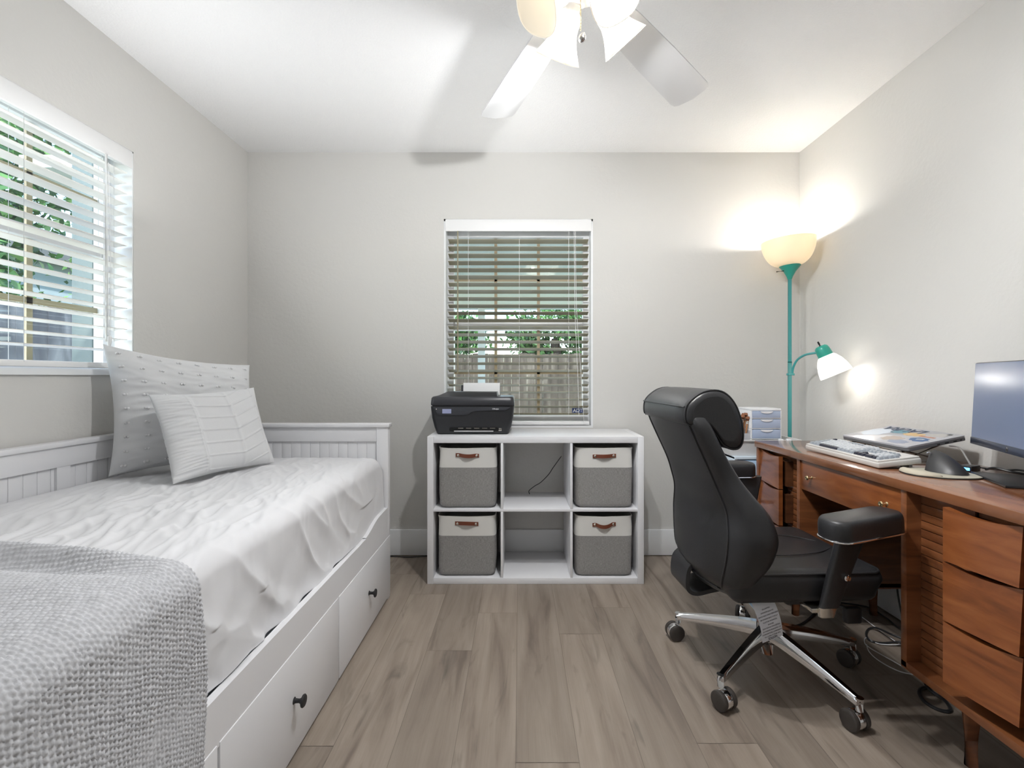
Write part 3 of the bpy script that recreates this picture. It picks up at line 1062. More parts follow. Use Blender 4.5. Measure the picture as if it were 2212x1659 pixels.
# ------------------------------------------------------------------ printer
def make_printer():
    X0, X1 = -.480, -.028
    Y0 = 2.575
    Z = SZ
    p = thing('printer', 'black inkjet printer with small screen and white paper loaded, on the white shelf', 'printer', (-.254, 2.70, Z))
    # lower body: front outline extruded in depth with tapering bottom
    def shell(name, rows, m, ybk):
        # rows: (z, halfwidth, yfront) with rounded vertical corners
        V, F = [], []
        n = None
        for z, hw, yf in rows:
            pts = rrect(-.254, (yf + ybk) / 2, 2 * hw, ybk - yf, .022, 5)
            n = len(pts)
            V += [(x, y, z) for x, y in pts]
        for i in range(len(rows) - 1):
            for k in range(n):
                a, b = i * n + k, i * n + (k + 1) % n
                F.append((a, b, b + n, a + n))
        F.append(tuple(range(n))[::-1]); F.append(tuple(range((len(rows) - 1) * n, len(rows) * n)))
        return np_mesh(name, V, F, m, p, angle=40)
    M_pb = mat('printer_black', (.020, .021, .024), .38)
    M_pg = mat('printer_charcoal', (.030, .031, .037), .34)
    shell('body', [(Z, .190, Y0 + .020), (Z + .006, .196, Y0 + .012), (Z + .04, .208, Y0 + .008), (Z + .09, .220, Y0 + .004), (Z + .145, .2255, Y0), (Z + .152, .2255, Y0)], M_pb, 2.855)
    shell('lid', [(Z + .157, .2245, Y0 + .002), (Z + .163, .2265, Y0 - .001), (Z + .195, .2235, Y0 + .004), (Z + .203, .218, Y0 + .012)], M_pg, 2.85)
    shell('hinge_gap', [(Z + .151, .220, Y0 + .008), (Z + .158, .220, Y0 + .008)], M_blackm, 2.84)
    # feeder on the lid (left two thirds)
    bm = bmesh.new()
    V = [(-.455, Y0 + .03, Z + .203), (-.12, Y0 + .03, Z + .203), (-.12, 2.80, Z + .203), (-.44, 2.80, Z + .203), (-.405, Y0 + .12, Z + .228), (-.125, Y0 + .09, Z + .226), (-.125, 2.80, Z + .226), (-.405, 2.80, Z + .228)]
    vs = [bm.verts.new(v) for v in V]
    for f in ((0, 1, 5, 4), (1, 2, 6, 5), (2, 3, 7, 6), (3, 0, 4, 7), (4, 5, 6, 7), (3, 2, 1, 0)):
        bm.faces.new([vs[i] for i in f])
    bmesh.ops.bevel(bm, geom=list(bm.edges), offset=.003, segments=2, profile=.5, affect='EDGES')
    build('document_feeder', bm, M_pg, p)
    # control strip with swoosh outline, standing proud of the front
    poly = [(-.462, Z + .147), (-.050, Z + .147), (-.068, Z + .133), (-.078, Z + .130), (-.24, Z + .129), (-.258, Z + .124), (-.270, Z + .112), (-.284, Z + .106), (-.42, Z + .104), (-.440, Z + .108)]
    bm = bmesh.new(); prism(bm, poly, Y0 - .0035, Y0 + .02, 'y', bev=.0012)
    c = build('control_panel', bm, mat('panel_charcoal', (.040, .042, .05), .35), p)
    build('screen', BX(-.414, -.366, Y0 - .0045, Y0 - .003, Z + .114, Z + .138, bev=.0004), mat('lcd', (.15, .16, .23), .2, emit=((.20, .22, .34), .35)), c)
    bm = bmesh.new(); cyl(bm, (-.446, Y0 - .0045, Z + .138), (-.446, Y0 - .003, Z + .138), .003, n=16)
    build('power_button', bm, M_nickel, c)
    text_mesh('lettering', 'OfficeJet', .010, frame_M((-.128, Y0 - .0042, Z + .1385), (1, 0, 0), (0, 0, 1)), M_white2, c, bold=.0001)
    # output slot
    poly = rrect(-.244, Z + .028, .268, .020, .009, 4)
    bm = bmesh.new(); prism(bm, poly, Y0 + .004, Y0 + .012, 'y')
    s = build('output_slot', bm, mat('slot_black', (.002, .002, .002), .9), p)
    build('tray_edge', BX(-.352, -.140, Y0 + .0005, Y0 + .006, Z + .0165, Z + .0205, bev=.001), mat('paper_white', (.8, .8, .8), .6), s)
    build('roller', boxes([(-.33 + k * .043, -.302 + k * .043, Y0 + .0025, Y0 + .005, Z + .0335, Z + .0355) for k in range(5)]), M_nickel, s)
    b = build('badge', BX(-.112, -.096, Y0 + .0045, Y0 + .008, Z + .019, Z + .034, bev=.001), M_nickel, p)
    bm = boxes([(-.109, -.099, Y0 + .0035, Y0 + .0045, Z + .028, Z + .031), (-.109, -.099, Y0 + .0035, Y0 + .0045, Z + .022, Z + .025)])
    build('badge_mark', bm, M_blackm, b)
    # rear paper support, leaning back
    def lean(x0, x1, z0, z1, yy, th, m, name):
        bm = bmesh.new()
        box(bm, x0, x1, -th / 2, th / 2, 0, z1 - z0, bev=.0008, M=Matrix.Translation((0, yy, z0)) @ Matrix.Rotation(math.radians(-9), 4, 'X'))
        return build(name, bm, m, p)
    lean(-.349, -.114, Z + .17, Z + .262, 2.858, .006, M_pb, 'paper_support')
    t2 = lean(-.335, -.1165, Z + .17, Z + .276, 2.851, .003, mat('paper_white'), 'paper_stack')
    t2['label'] = 'white paper sheets'
make_printer()

# ------------------------------------------------------------------ torchiere lamp
def make_lamp():
    LX, LY = 1.525, 2.70
    t_ = thing('floor_lamp', 'teal floor lamp with upturned bowl and side reading shade in the right corner', 'lamp', (LX, LY, 0))
    def C(z): return (LX, LY, z)
    bm = bmesh.new(); lathe(bm, [(.001, .0), (.125, .0), (.128, .008), (.118, .020), (.05, .032), (.014, .040), (.011, .05), (.001, .05)], Matrix.Translation((LX, LY, 0)))
    build('base', bm, M_teal, t_)
    bm = bmesh.new(); tube(bm, [C(.04), C(1.16)], .0105, 16); tube(bm, [C(1.16), C(1.165)], .0115, 16); tube(bm, [C(1.165), C(1.66)], .0098, 16)
    build('pole', bm, M_tealp, t_)
    bm = bmesh.new(); lathe(bm, [(.001, 1.628), (.011, 1.63), (.016, 1.645), (.030, 1.672), (.050, 1.698), (.056, 1.706), (.054, 1.709), (.001, 1.706)], Matrix.Translation((LX, LY, 0)))
    cup = build('socket_cup', bm, M_teal, t_)
    bm = bmesh.new(); tube(bm, [(LX - .04, LY - .01, 1.675), (LX - .085, LY - .02, 1.668)], .003, 8)
    build('switch', bm, M_blackm, cup)
    # open glass bowl, rim tipped slightly
    prof = []
    for k in range(15):
        a = k / 14 * math.radians(84)
        prof.append((.045 + (.140 - .045) * math.sin(a) ** .9 if k else .045, 1.706 + .142 * (1 - math.cos(a)) ** .95 / (1 - math.cos(math.radians(84)))))
    inner = [(r - .003, z + .001) for r, z in prof[::-1]]
    tilt = Matrix.Translation((LX, LY, 1.706)) @ Matrix.Rotation(math.radians(-4), 4, 'Y') @ Matrix.Translation((0, 0, -1.706))
    bm = bmesh.new(); lathe(bm, prof + inner, tilt, n=48)
    build('bowl_shade', bm, shade_mat('opal_bowl', (.80, .72, .58), (1.0, .85, .62), .12, .22), t_)
    bm = bmesh.new(); lathe(bm, [(.012, 1.71), (.014, 1.74), (.028, 1.765), (.030, 1.785), (.020, 1.805), (.001, 1.81)], Matrix.Translation((LX, LY, 0)), n=20)
    build('bulb', bm, mat('bulb_glow', (1, .9, .75), .3, emit=((1, .85, .65), 6)), t_)
    add_light('torchiere_light', 'POINT', (LX, LY, 1.835), 3.5, (1, .96, .91), shadow_soft_size=.02)
    # side arm with reading shade
    hd = Vector((1.545, 2.43, 1.205))
    path = smooth_path([(LX + .012, LY - .004, 1.095), (LX + .014, LY - .012, 1.135), (LX + .018, LY - .045, 1.175), (LX + .020, LY - .11, 1.198), (LX + .018, LY - .19, 1.204), (hd.x, hd.y + .03, 1.203)], 8)
    arm = build('side_arm', T(path, .0062, 12), M_tealp, t_)
    build('clip', boxes([(LX - .013, LX + .022, LY - .012, LY + .012, 1.088, 1.100)], bev=.002), M_tealp, t_)
    ax = Vector((.33, -.20, -.80)).normalized()           # the way the shade points
    M = frame_M(hd, ax.cross(Vector((0, 1, 0))).normalized(), ax.cross(ax.cross(Vector((0, 1, 0)))).normalized())
    M = Matrix.Translation(hd) @ ax.to_track_quat('Z', 'Y').to_matrix().to_4x4()
    bm = bmesh.new(); lathe(bm, [(.001, -.034), (.022, -.034), (.030, -.027), (.033, -.015), (.035, .022), (.033, .024), (.001, .022)], M, n=28)
    cap = build('shade_cap', bm, M_teal, t_)
    bm = bmesh.new(); tube(bm, [M @ Vector((0, 0, -.034)), M @ Vector((-.002, 0, -.044)), M @ Vector((-.010, .0, -.058))], [.007, .0045, .004], 10)
    build('switch', bm, M_blackm, cap)
    prof = [(.034, .020), (.044, .030), (.058, .055), (.068, .085), (.073, .112), (.074, .125)]
    bm = bmesh.new(); lathe(bm, prof + [(r - .003, z) for r, z in prof[::-1]], M, n=40)
    build('reading_shade', bm, shade_mat('opal_white', (.92, .92, .92), (1, .98, .96), .35, .5), t_)
    bm = bmesh.new(); lathe(bm, [(.012, .02), (.016, .05), (.026, .07), (.024, .088), (.001, .097)], M, n=18)
    build('bulb', bm, mat('bulb_glow'), t_)
    add_light('reading_light', 'POINT', M @ Vector((0, 0, .118)), .28, (1, .97, .93), shadow_soft_size=.018)
make_lamp()

# ------------------------------------------------------------------ ceiling fan
def make_fan():
    HX, HY = .185, 1.38
    ZB = 2.215
    f = thing('ceiling_fan', 'white ceiling fan with five blades and four frosted bell light shades', 'ceiling fan', (HX, HY, ZC))
    C = Matrix.Translation((HX, HY, 0))
    M_fan = mat('fan_white', (.80, .80, .81), .4)
    bm = bmesh.new(); lathe(bm, [(.075, 2.439), (.075, 2.425), (.06, 2.395), (.02, 2.375), (.014, 2.37), (.014, 2.335)], C, n=32, close_bot=True)
    build('canopy', bm, M_fan, f)
    bm = bmesh.new(); lathe(bm, [(.02, 2.335), (.09, 2.325), (.125, 2.30), (.13, 2.265), (.118, 2.24), (.09, 2.228), (.07, 2.222), (.07, 2.205), (.001, 2.205)], C, n=40, close_bot=True)
    build('motor_housing', bm, M_fan, f)
    for ang in (112, 47.5, 186, 260, 333):
        a = math.radians(ang)
        # blade outline in local (u along, w across)
        o1, R0, R1 = [], .17, .765
        top = [(R0, -.052), (R0 + .05, -.058), (.45, -.069), (R1 - .035, -.077), (R1 - .012, -.072), (R1, -.054), (R1 + .003, -.030), (R1 + .010, 0), (R1 + .003, .030), (R1, .054), (R1 - .012, .072), (R1 - .035, .077), (.45, .069), (R0 + .05, .058), (R0, .052)]
        bm = bmesh.new(); prism(bm, top, -.003, .003, 'z', bev=.001)
        Mb = Matrix.Translation((HX, HY, ZB)) @ Matrix.Rotation(a, 4, 'Z') @ Matrix.Rotation(math.radians(-11), 4, 'X')
        bmesh.ops.transform(bm, matrix=Mb, verts=bm.verts)
        bl = build('blade', bm, M_fan, f)
        bm = bmesh.new(); prism(bm, [(.08, -.018), (.14, -.014), (.18, -.035), (.23, -.030), (.25, 0), (.23, .030), (.18, .035), (.14, .014), (.08, .018)], -.008, -.0035, 'z', bev=.001)
        bmesh.ops.transform(bm, matrix=Mb, verts=bm.verts)
        build('blade_bracket', bm, M_fan, bl)
    bm = bmesh.new(); lathe(bm, [(.001, 2.204), (.05, 2.204), (.058, 2.198), (.056, 2.186), (.03, 2.178), (.001, 2.176)], C, n=32)
    build('light_kit', bm, M_fan, f)
    M_sh = shade_mat('frosted_shade', (.62, .58, .50), (1.0, .90, .74), .30, .03)
    M_bl = shade_mat('fan_bulb', (1, .97, .92), (1, .95, .86), 1.0, .9)
    for ang, tl in ((116, 42), (28, 46), (206, 46), (297, 40)):
        a = math.radians(ang)
        out = Vector((math.cos(a), math.sin(a), 0))
        neck = Vector((HX, HY, 2.184)) + out * .058
        ax = (out * math.sin(math.radians(tl)) + Vector((0, 0, -math.cos(math.radians(tl))))).normalized()
        M = Matrix.Translation(neck) @ ax.to_track_quat('Z', 'Y').to_matrix().to_4x4()
        bm = bmesh.new(); lathe(bm, [(.001, -.012), (.021, -.012), (.024, 0), (.023, .018), (.001, .018)], M, n=24)
        h = build('lamp_holder', bm, M_fan, f)
        prof = [(.026, .008), (.033, .014), (.037, .028), (.036, .045), (.037, .062), (.043, .082), (.053, .102), (.065, .122), (.072, .134)]
        def rf(t_, q): return 1 + .055 * q ** 2 * math.cos(4 * t_ + .6)
        bm = bmesh.new(); lathe(bm, prof + [(.0735, .1352), (.0705, .1356), (.0695, .132)], M, n=56, rfun=lambda t_, q: 1 + .06 * q ** 3 * math.cos(4 * t_))
        build('glass_shade', bm, M_sh, h)
        bm = bmesh.new(); lathe(bm, [(.010, .018), (.013, .026), (.018, .036), (.018, .044), (.011, .052), (.001, .055)], M, n=18)
        build('bulb', bm, M_bl, h)
        if ang != 206: add_light('fan_light', 'POINT', M @ Vector((0, 0, .094 if ang == 28 else .118)), {28: 12, 297: 22}.get(ang, 19), (.98, .99, 1.0), shadow_soft_size=.018)
    for (x, y, zt_, zb_) in ((.174, 1.36, 2.19, 2.052), (.236, 1.325, 2.18, 2.088)):
        bm = bmesh.new()
        z = zt_
        while z > zb_ + .008:
            bmesh.ops.create_icosphere(bm, subdivisions=1, radius=.0019, matrix=Matrix.Translation((x, y, z))); z -= .0042
        c = build('pull_chain', bm, M_brass, f)
        bm = bmesh.new(); lathe(bm, [(.001, 0), (.007, .003), (.011, .010), (.010, .018), (.005, .026), (.002, .030)], Matrix.Translation((x, y, zb_ - .022)) @ Matrix.Rotation(.35, 4, 'Y'), n=20)
        build('chain_pull', bm, M_chrome, c)
make_fan()
# ------------------------------------------------------------------ office chair
def make_chair():
    c = thing('office_chair', 'black leather high-back swivel chair with chrome star base, pushed up to the wooden desk', 'chair', (.92, 1.78, 0), math.radians(3))
    W = dict(world=False)
    # --- back shell
    zs  = [.345, .365, .40, .44, .48, .52, .56, .60, .64, .69, .74, .79, .84, .89, .93, .955, .968]
    rear = np.interp(zs, [.345, .40, .52, .636, .752, .868, .95, .968], [-.225, -.255, -.256, -.256, -.300, -.356, -.395, -.385])
    frnt = np.interp(zs, [.345, .39, .484, .564, .636, .723, .832, .93, .968], [-.205, -.180, -.102, -.080, -.104, -.184, -.255, -.298, -.325])
    hw   = np.interp(zs, [.345, .365, .40, .48, .56, .64, .75, .85, .93, .955, .968], [.160, .215, .245, .278, .292, .276, .240, .240, .236, .225, .205])
    bulge = lambda z: float(np.interp(z, [.345, .40, .55, .75, .968], [.045, .050, .040, .016, .008]))
    zd = np.linspace(zs[0], zs[-1], 160)
    ker = np.hanning(25); ker /= ker.sum()
    def dense(arr):
        a = np.interp(zd, zs, arr)
        return np.convolve(np.pad(a, 12, mode='reflect', reflect_type='odd'), ker, mode='valid')
    rear, frnt, hw = dense(rear), dense(frnt), dense(hw)
    from_z = lambda arr, z: float(np.interp(z, zd, arr))
    zz = np.linspace(zs[0], zs[-1], 60)
    N = 72
    V = []
    for z in zz:
        xr, xf, h = from_z(rear, z), from_z(frnt, z), from_z(hw, z)
        cx, rx = (xr + xf) / 2, (xf - xr) / 2
        for k in range(N):
            t = 2 * PI * k / N
            cc, ss = math.cos(t), math.sin(t)
            y = h * (1 if ss > 0 else -1) * abs(ss) ** (.55 if cc > 0 else .42)
            x = rx * (1 if cc > 0 else -1) * abs(cc) ** (.62 if cc > 0 else .42)
            if cc > 0: x -= (.050 + .0 * z) * (1 - (y / h) ** 2) ** 1.5 * min(1, rx / .05)
            else: x -= bulge(z) * (1 - (y / h) ** 2)
            V.append((cx + x, y, z))
    F = grid_faces(len(zz), N, wrap_v=True)
    F.append(tuple(range(N))[::-1]); F.append(tuple(range((len(zz) - 1) * N, len(zz) * N)))
    bk = np_mesh('backrest', V, F, M_leather, c, angle=70, **W)
    def surf(z, fy):
        xr, xf, h = from_z(rear, z), from_z(frnt, z), from_z(hw, z)
        y = h * fy
        rx, cx = (xf - xr) / 2, (xf + xr) / 2
        s = min(1, abs(fy)) ** (1 / .42)
        cc = math.sqrt(max(0, 1 - s * s)) ** .42
        return Vector((cx - rx * cc - bulge(z) * (1 - fy * fy), y, z))
    bm = bmesh.new()
    for sy in (-1, 1):
        tube(bm, [surf(z, sy * np.interp(z, [.37, .6, .95], [.80, .80, .86])) + Vector((-.001, 0, 0)) for z in np.linspace(.372, .935, 40)], .0032, 8)
    tube(bm, [surf(.935, f) + Vector((-.001, 0, 0)) for f in np.linspace(-.86, .86, 24)], .0032, 8)
    tube(bm, [surf(.372, f) + Vector((-.001, 0, 0)) for f in np.linspace(-.8, .8, 24)], .0032, 8)
    build('piping', bm, M_leather, bk, **W)
    # --- headrest: side profile swept across
    prof = smooth_path([(-.392, .925, 0), (-.400, .965, 0), (-.385, 1.000, 0), (-.335, 1.034, 0), (-.275, 1.036, 0), (-.232, 1.000, 0), (-.205, .935, 0), (-.200, .875, 0), (-.218, .842, 0), (-.262, .850, 0), (-.300, .90, 0), (-.34, .93, 0)], 5, closed=True)
    cen = Vector((-.30, .955, 0))
    V = []
    ys = [(-.222, .72), (-.220, .86), (-.212, .95), (-.195, .99), (-.13, 1.01), (0, 1.02), (.13, 1.01), (.195, .99), (.212, .95), (.220, .86), (.222, .72)]
    for y, s in ys:
        for p in prof:
            q = cen + (p - cen) * s
            V.append((q.x, y, q.y))
    n = len(prof)
    F = grid_faces(len(ys), n, wrap_v=True)
    F.append(tuple(range(n))[::-1]); F.append(tuple(range((len(ys) - 1) * n, len(ys) * n)))
    hd = np_mesh('headrest', V, F, M_leather, c, angle=60, **W)
    bm = bmesh.new()
    for y in (-.212, .212):
        tube(bm, [Vector(((cen + (p - cen) * .965).x, y, (cen + (p - cen) * .965).y)) for p in prof], .0030, 8, closed=True)
    tube(bm, [Vector((-.398, y, .982)) for y in np.linspace(-.21, .21, 12)], .0028, 8)
    build('piping', bm, M_leather, hd, **W)
    # --- seat
    bm = bmesh.new()
    box(bm, -.25, .262, -.245, .235, .345, .452, bev=.036, seg=5)
    for v in bm.verts:
        if v.co.z > .42: v.co.z += .012 * (1 - (v.co.y / .245) ** 2)
        if v.co.x > .2 and v.co.z < .40: v.co.x -= .02
    bmesh.ops.subdivide_edges(bm, edges=bm.edges, cuts=1)
    st = build('seat', bm, M_leather, c, angle=60, **W)
    bm = bmesh.new(); tube(bm, [(x, y, .444) for x, y in rrect(.006, -.005, .498, .466, .04, 6)], .004, 8, closed=True)
    build('piping', bm, M_leather, st, **W)
    bm = bmesh.new(); tube(bm, smooth_path([(-.15, -.10, .462), (0, -.12, .461), (.14, -.09, .459), (.24, -.02, .452)]), .0018, 6)
    tube(bm, smooth_path([(-.15, .09, .462), (0, .11, .461), (.14, .08, .459), (.24, .01, .452)]), .0018, 6)
    build('stitching', bm, M_leather, st, **W)
    # --- bracket behind the back
    bm = bmesh.new()
    pr = smooth_path([(-.10, .322, 0), (-.22, .300, 0), (-.275, .290, 0), (-.306, .305, 0), (-.310, .345, 0), (-.300, .385, 0), (-.270, .410, 0)], 6)
    n = len(pr)
    lo, hi = [], []
    for i, p in enumerate(pr):
        d = (pr[min(i + 1, n - 1)] - pr[max(i - 1, 0)]).normalized()
        nn = Vector((-d.y, d.x, 0)) * .007
        lo.append([bm.verts.new((q.x, .05 + y, q.y)) for q in (p - nn, p + nn) for y in (-.075, .075)])
    for i in range(n - 1):
        a, b = lo[i], lo[i + 1]
        for (i0, i1) in ((0, 1), (1, 3), (3, 2), (2, 0)):
            bm.faces.new((a[i0], a[i1], b[i1], b[i0]))
    bm.faces.new([lo[0][k] for k in (0, 1, 3, 2)]); bm.faces.new([lo[-1][k] for k in (0, 1, 3, 2)])
    build('back_bracket', bm, M_leather, c, **W)
    # --- mechanism
    bm = boxes([(-.10, .12, -.09, .09, .305, .3445), (-.05, .07, -.2, .2, .326, .3445)], bev=.006)
    cyl(bm, (0, 0, .26), (0, 0, .31), .028, n=24)
    build('tilt_mechanism', bm, M_black, c, **W)
    bm = bmesh.new(); tube(bm, smooth_path([(.06, -.08, .325), (.12, -.17, .318), (.16, -.20, .31)]), .006, 10); box(bm, .145, .20, -.215, -.19, .265, .318, bev=.007)
    build('tilt_lever', bm, M_black, c, **W)
    bm = bmesh.new(); cyl(bm, (0, 0, .12), (0, 0, .27), .0145); cyl(bm, (0, 0, .055), (0, 0, .12), .020, .024); cyl(bm, (0, 0, .155), (0, 0, .215), .024, .024)
    build('gas_lift', bm, M_chrome, c, **W)
    # --- star base
    bm = bmesh.new(); cyl(bm, (0, 0, .105), (0, 0, .170), .042, .036, n=32)
    st = build('star_base', bm, M_chrome, c, **W)
    def wheel(bmw, cen_, axis):
        M = Matrix.Translation(cen_) @ axis.to_track_quat('Z', 'Y').to_matrix().to_4x4()
        lathe(bmw, [(.001, -.0085), (.026, -.0085), (.0305, -.006), (.032, 0), (.0305, .006), (.026, .0085), (.023, .009), (.001, .0095)], M, n=32)
    yaw = math.radians(3)
    spin = [math.radians(a) for a in (8, 60, -62, -75, 115)]
    angs = [143.5, 77.6, 0, 289, 219]
    rad = [.330, .362, .320, .345, .335]
    for k, (a, R) in enumerate(zip(angs, rad)):
        a = math.radians(a) - yaw
        u = Vector((math.cos(a), math.sin(a), 0)); s = Vector((-u.y, u.x, 0))
        V = []
        secs = 14
        for i in range(secs):
            f = i / (secs - 1)
            r = .03 + (R - .03) * f
            zt_ = .165 - .060 * f ** 1.25
            h = .048 - .026 * f
            w = .021 - .0085 * f
            for (dy, dz) in ((-w, -h), (-w * .95, -h * .35), (-w * .55, 0), (w * .55, 0), (w * .95, -h * .35), (w, -h), (w * .6, -h * 1.05), (-w * .6, -h * 1.05)):
                V.append(u * r + s * dy + Vector((0, 0, zt_ + dz)))
        F = grid_faces(secs, 8, wrap_v=True); F.append(tuple(range(8))[::-1]); F.append(tuple(range((secs - 1) * 8, secs * 8)))
        np_mesh('base_arm', V, F, M_chrome, st, angle=30, **W)
        e = u * R
        bm = bmesh.new(); cyl(bm, e + Vector((0, 0, .066)), e + Vector((0, 0, .106)), .0105, .0125, n=16)
        sp = spin[k] - yaw
        axis = Vector((math.sin(sp), -math.cos(sp), 0)).normalized()     # wheel axle direction
        fwd = Vector((axis.y, -axis.x, 0))
        cc = e + fwd * .014 + Vector((0, 0, .032))
        M = Matrix.Translation(cc) @ axis.to_track_quat('Z', 'Y').to_matrix().to_4x4()
        lathe(bm, [(.001, -.0115), (.0285, -.0115), (.0298, -.008), (.0298, .008), (.0285, .0115), (.001, .0115)], M, n=28)
        build('caster', bm, M_chrome, c, **W)
        cast = bpy.data.objects[[o.name for o in c.children][-1]]
        for sg in (-1, 1):
            bm = bmesh.new(); wheel(bm, cc + axis * .021 * sg, axis * sg)
            build('wheel', bm, mat('caster_black', (.045, .038, .034), .45), cast, **W)
    # --- arms
    def arm(y, xc, zt_, post_x, rotz, up):
        L_, w, h = .265, .104, .060
        bm = bmesh.new()
        poly = rrect(0, 0, L_, w, .042, 7)
        rows = [(0, .97), (.006, 1.0), (.034, 1.0), (.045, .985), (.053, .945), (.058, .88), (h, .76)]
        rings = []
        Mx = Matrix.Translation((xc, y, zt_ - h)) @ Matrix.Rotation(math.radians(rotz), 4, 'Z') @ Matrix.Rotation(math.radians(up), 4, 'Y')
        for dz, sc in rows:
            rings.append([bm.verts.new(Mx @ Vector((x * (1 - (1 - sc) * .5), yy * sc, dz + (.0 if dz < h else 0)))) for x, yy in poly])
        for i in range(len(rings) - 1):
            a, b = rings[i], rings[i + 1]
            for k in range(len(a)): bm.faces.new((a[k], a[(k + 1) % len(a)], b[(k + 1) % len(a)], b[k]))
        bm.faces.new(rings[0][::-1]); bm.faces.new(rings[-1])
        pad = build('armrest', bm, M_leather, c, angle=75, **W)
        bm = bmesh.new(); tube(bm, [Mx @ Vector((x * 1.0, yy * 1.01, .001)) for x, yy in poly], .0028, 8, closed=True)
        build('chrome_trim', bm, M_chrome, pad, **W)
        sg = -1 if y < 0 else 1
        yi = sg * .262
        V = []
        for (x, yy, z, wx, wy) in ((post_x + .05, y - sg * .01, zt_ - h - .001, .05, .018), (post_x + .03, yi + sg * .02, .56, .042, .015), (post_x + .0, yi + sg * .012, .45, .036, .013), (post_x - .025, yi + sg * .006, .352, .030, .012)):
            for q in rrect(x, yy, wx * 2, wy * 2, .011, 3): V.append((q[0], q[1], z))
        n = len(V) // 4
        F = grid_faces(4, n, wrap_v=True); F.append(tuple(range(n))[::-1]); F.append(tuple(range(3 * n, 4 * n)))
        ps = np_mesh('arm_post', V, F, M_leather, c, angle=50, **W)
        bm = bmesh.new()
        M2 = Matrix.Translation((post_x - .03, yi + sg * .006, 0))
        r1 = [bm.verts.new(M2 @ Vector((x, yy, .352))) for x, yy in rrect(0, 0, .058, .026, .010, 4)]
        r2 = [bm.verts.new(M2 @ Vector((x * .8 - .004, yy * .8, .322))) for x, yy in rrect(0, 0, .058, .026, .010, 4)]
        for k in range(len(r1)): bm.faces.new((r1[k], r1[(k + 1) % len(r1)], r2[(k + 1) % len(r1)], r2[k]))
        bm.faces.new(r1); bm.faces.new(r2[::-1])
        box(bm, post_x - .075, post_x - .01, min(sg * .19, yi), max(sg * .19, yi), .330, .3440, bev=.002)
        build('chrome_foot', bm, M_nickel, ps, **W)
        bm = bmesh.new()
        Mb = Matrix.Translation((post_x + .018, yi + sg * .031, .452)) @ Matrix.Rotation(sg * -PI / 2, 4, 'X')
        lathe(bm, [(.010, -.006), (.0105, .001), (.008, .004), (.001, .005)], Mb, n=20, close_bot=True)
        build('bolt', bm, M_chrome, ps, **W)
    arm(-.348, .088, .670, .070, 13, -3)
    arm(.315, -.01, .708, .05, 0, 0)
    # --- hanging label
    tg = Matrix.Translation((-.128, -.188, .345)) @ Matrix.Rotation(math.radians(10), 4, 'Z') @ Matrix.Rotation(math.radians(-12), 4, 'Y')
    bm = bmesh.new()
    nseg = 10
    for i in range(nseg + 1):
        f = i / nseg
        for x in (-.040, .040):
            for yy in (0, .0006):
                bm.verts.new(Vector((x + .004 * f, yy - .012 * math.sin(f * PI) , -.135 * f)))
    bm.verts.ensure_lookup_table()
    for i in range(nseg):
        a = [bm.verts[4 * i + k] for k in range(4)]; b = [bm.verts[4 * i + 4 + k] for k in range(4)]
        bm.faces.new((a[0], a[2], b[2], b[0])); bm.faces.new((a[1], b[1], b[3], a[3]))
        bm.faces.new((a[0], b[0], b[1], a[1])); bm.faces.new((a[2], a[3], b[3], b[2]))
    bmesh.ops.transform(bm, matrix=tg @ Matrix.Rotation(math.radians(-6), 4, 'X'), verts=bm.verts)
    lab = build('care_label', bm, mat('label_white', (.80, .83, .90), .7), c, **W)
    lab['label'] = 'white care label with upside-down printed notice'
    M_ink = mat('ink', (.06, .06, .10), .6)
    lines = ['NOTICE', 'THIS ARTICLE MEETS THE', 'FLAMMABILITY REQUIREMENTS', 'OF CALIFORNIA BUREAU OF', 'HOUSEHOLD GOODS AND', 'SERVICES', 'TECHNICAL BULLETIN', '117-2013. CARE SHOULD BE', 'EXERCISED NEAR OPEN FLAME', 'OR WITH BURNING', 'CIGARETTES']
    tl = tg @ Matrix.Rotation(math.radians(-6), 4, 'X')
    for i, s in enumerate(lines):
        z = -.127 + i * .0098
        f = -z / .135
        Mt = tl @ frame_M((.004 * f, -.012 * math.sin(f * PI) - .0012, z), (-1, 0, 0), (0, 0, -1))
        text_mesh('print_line', s, .0095 if i == 0 else .0055, Mt, M_ink, lab, depth=.0001, bold=.00018 if i == 0 else 0, world=False)
make_chair()

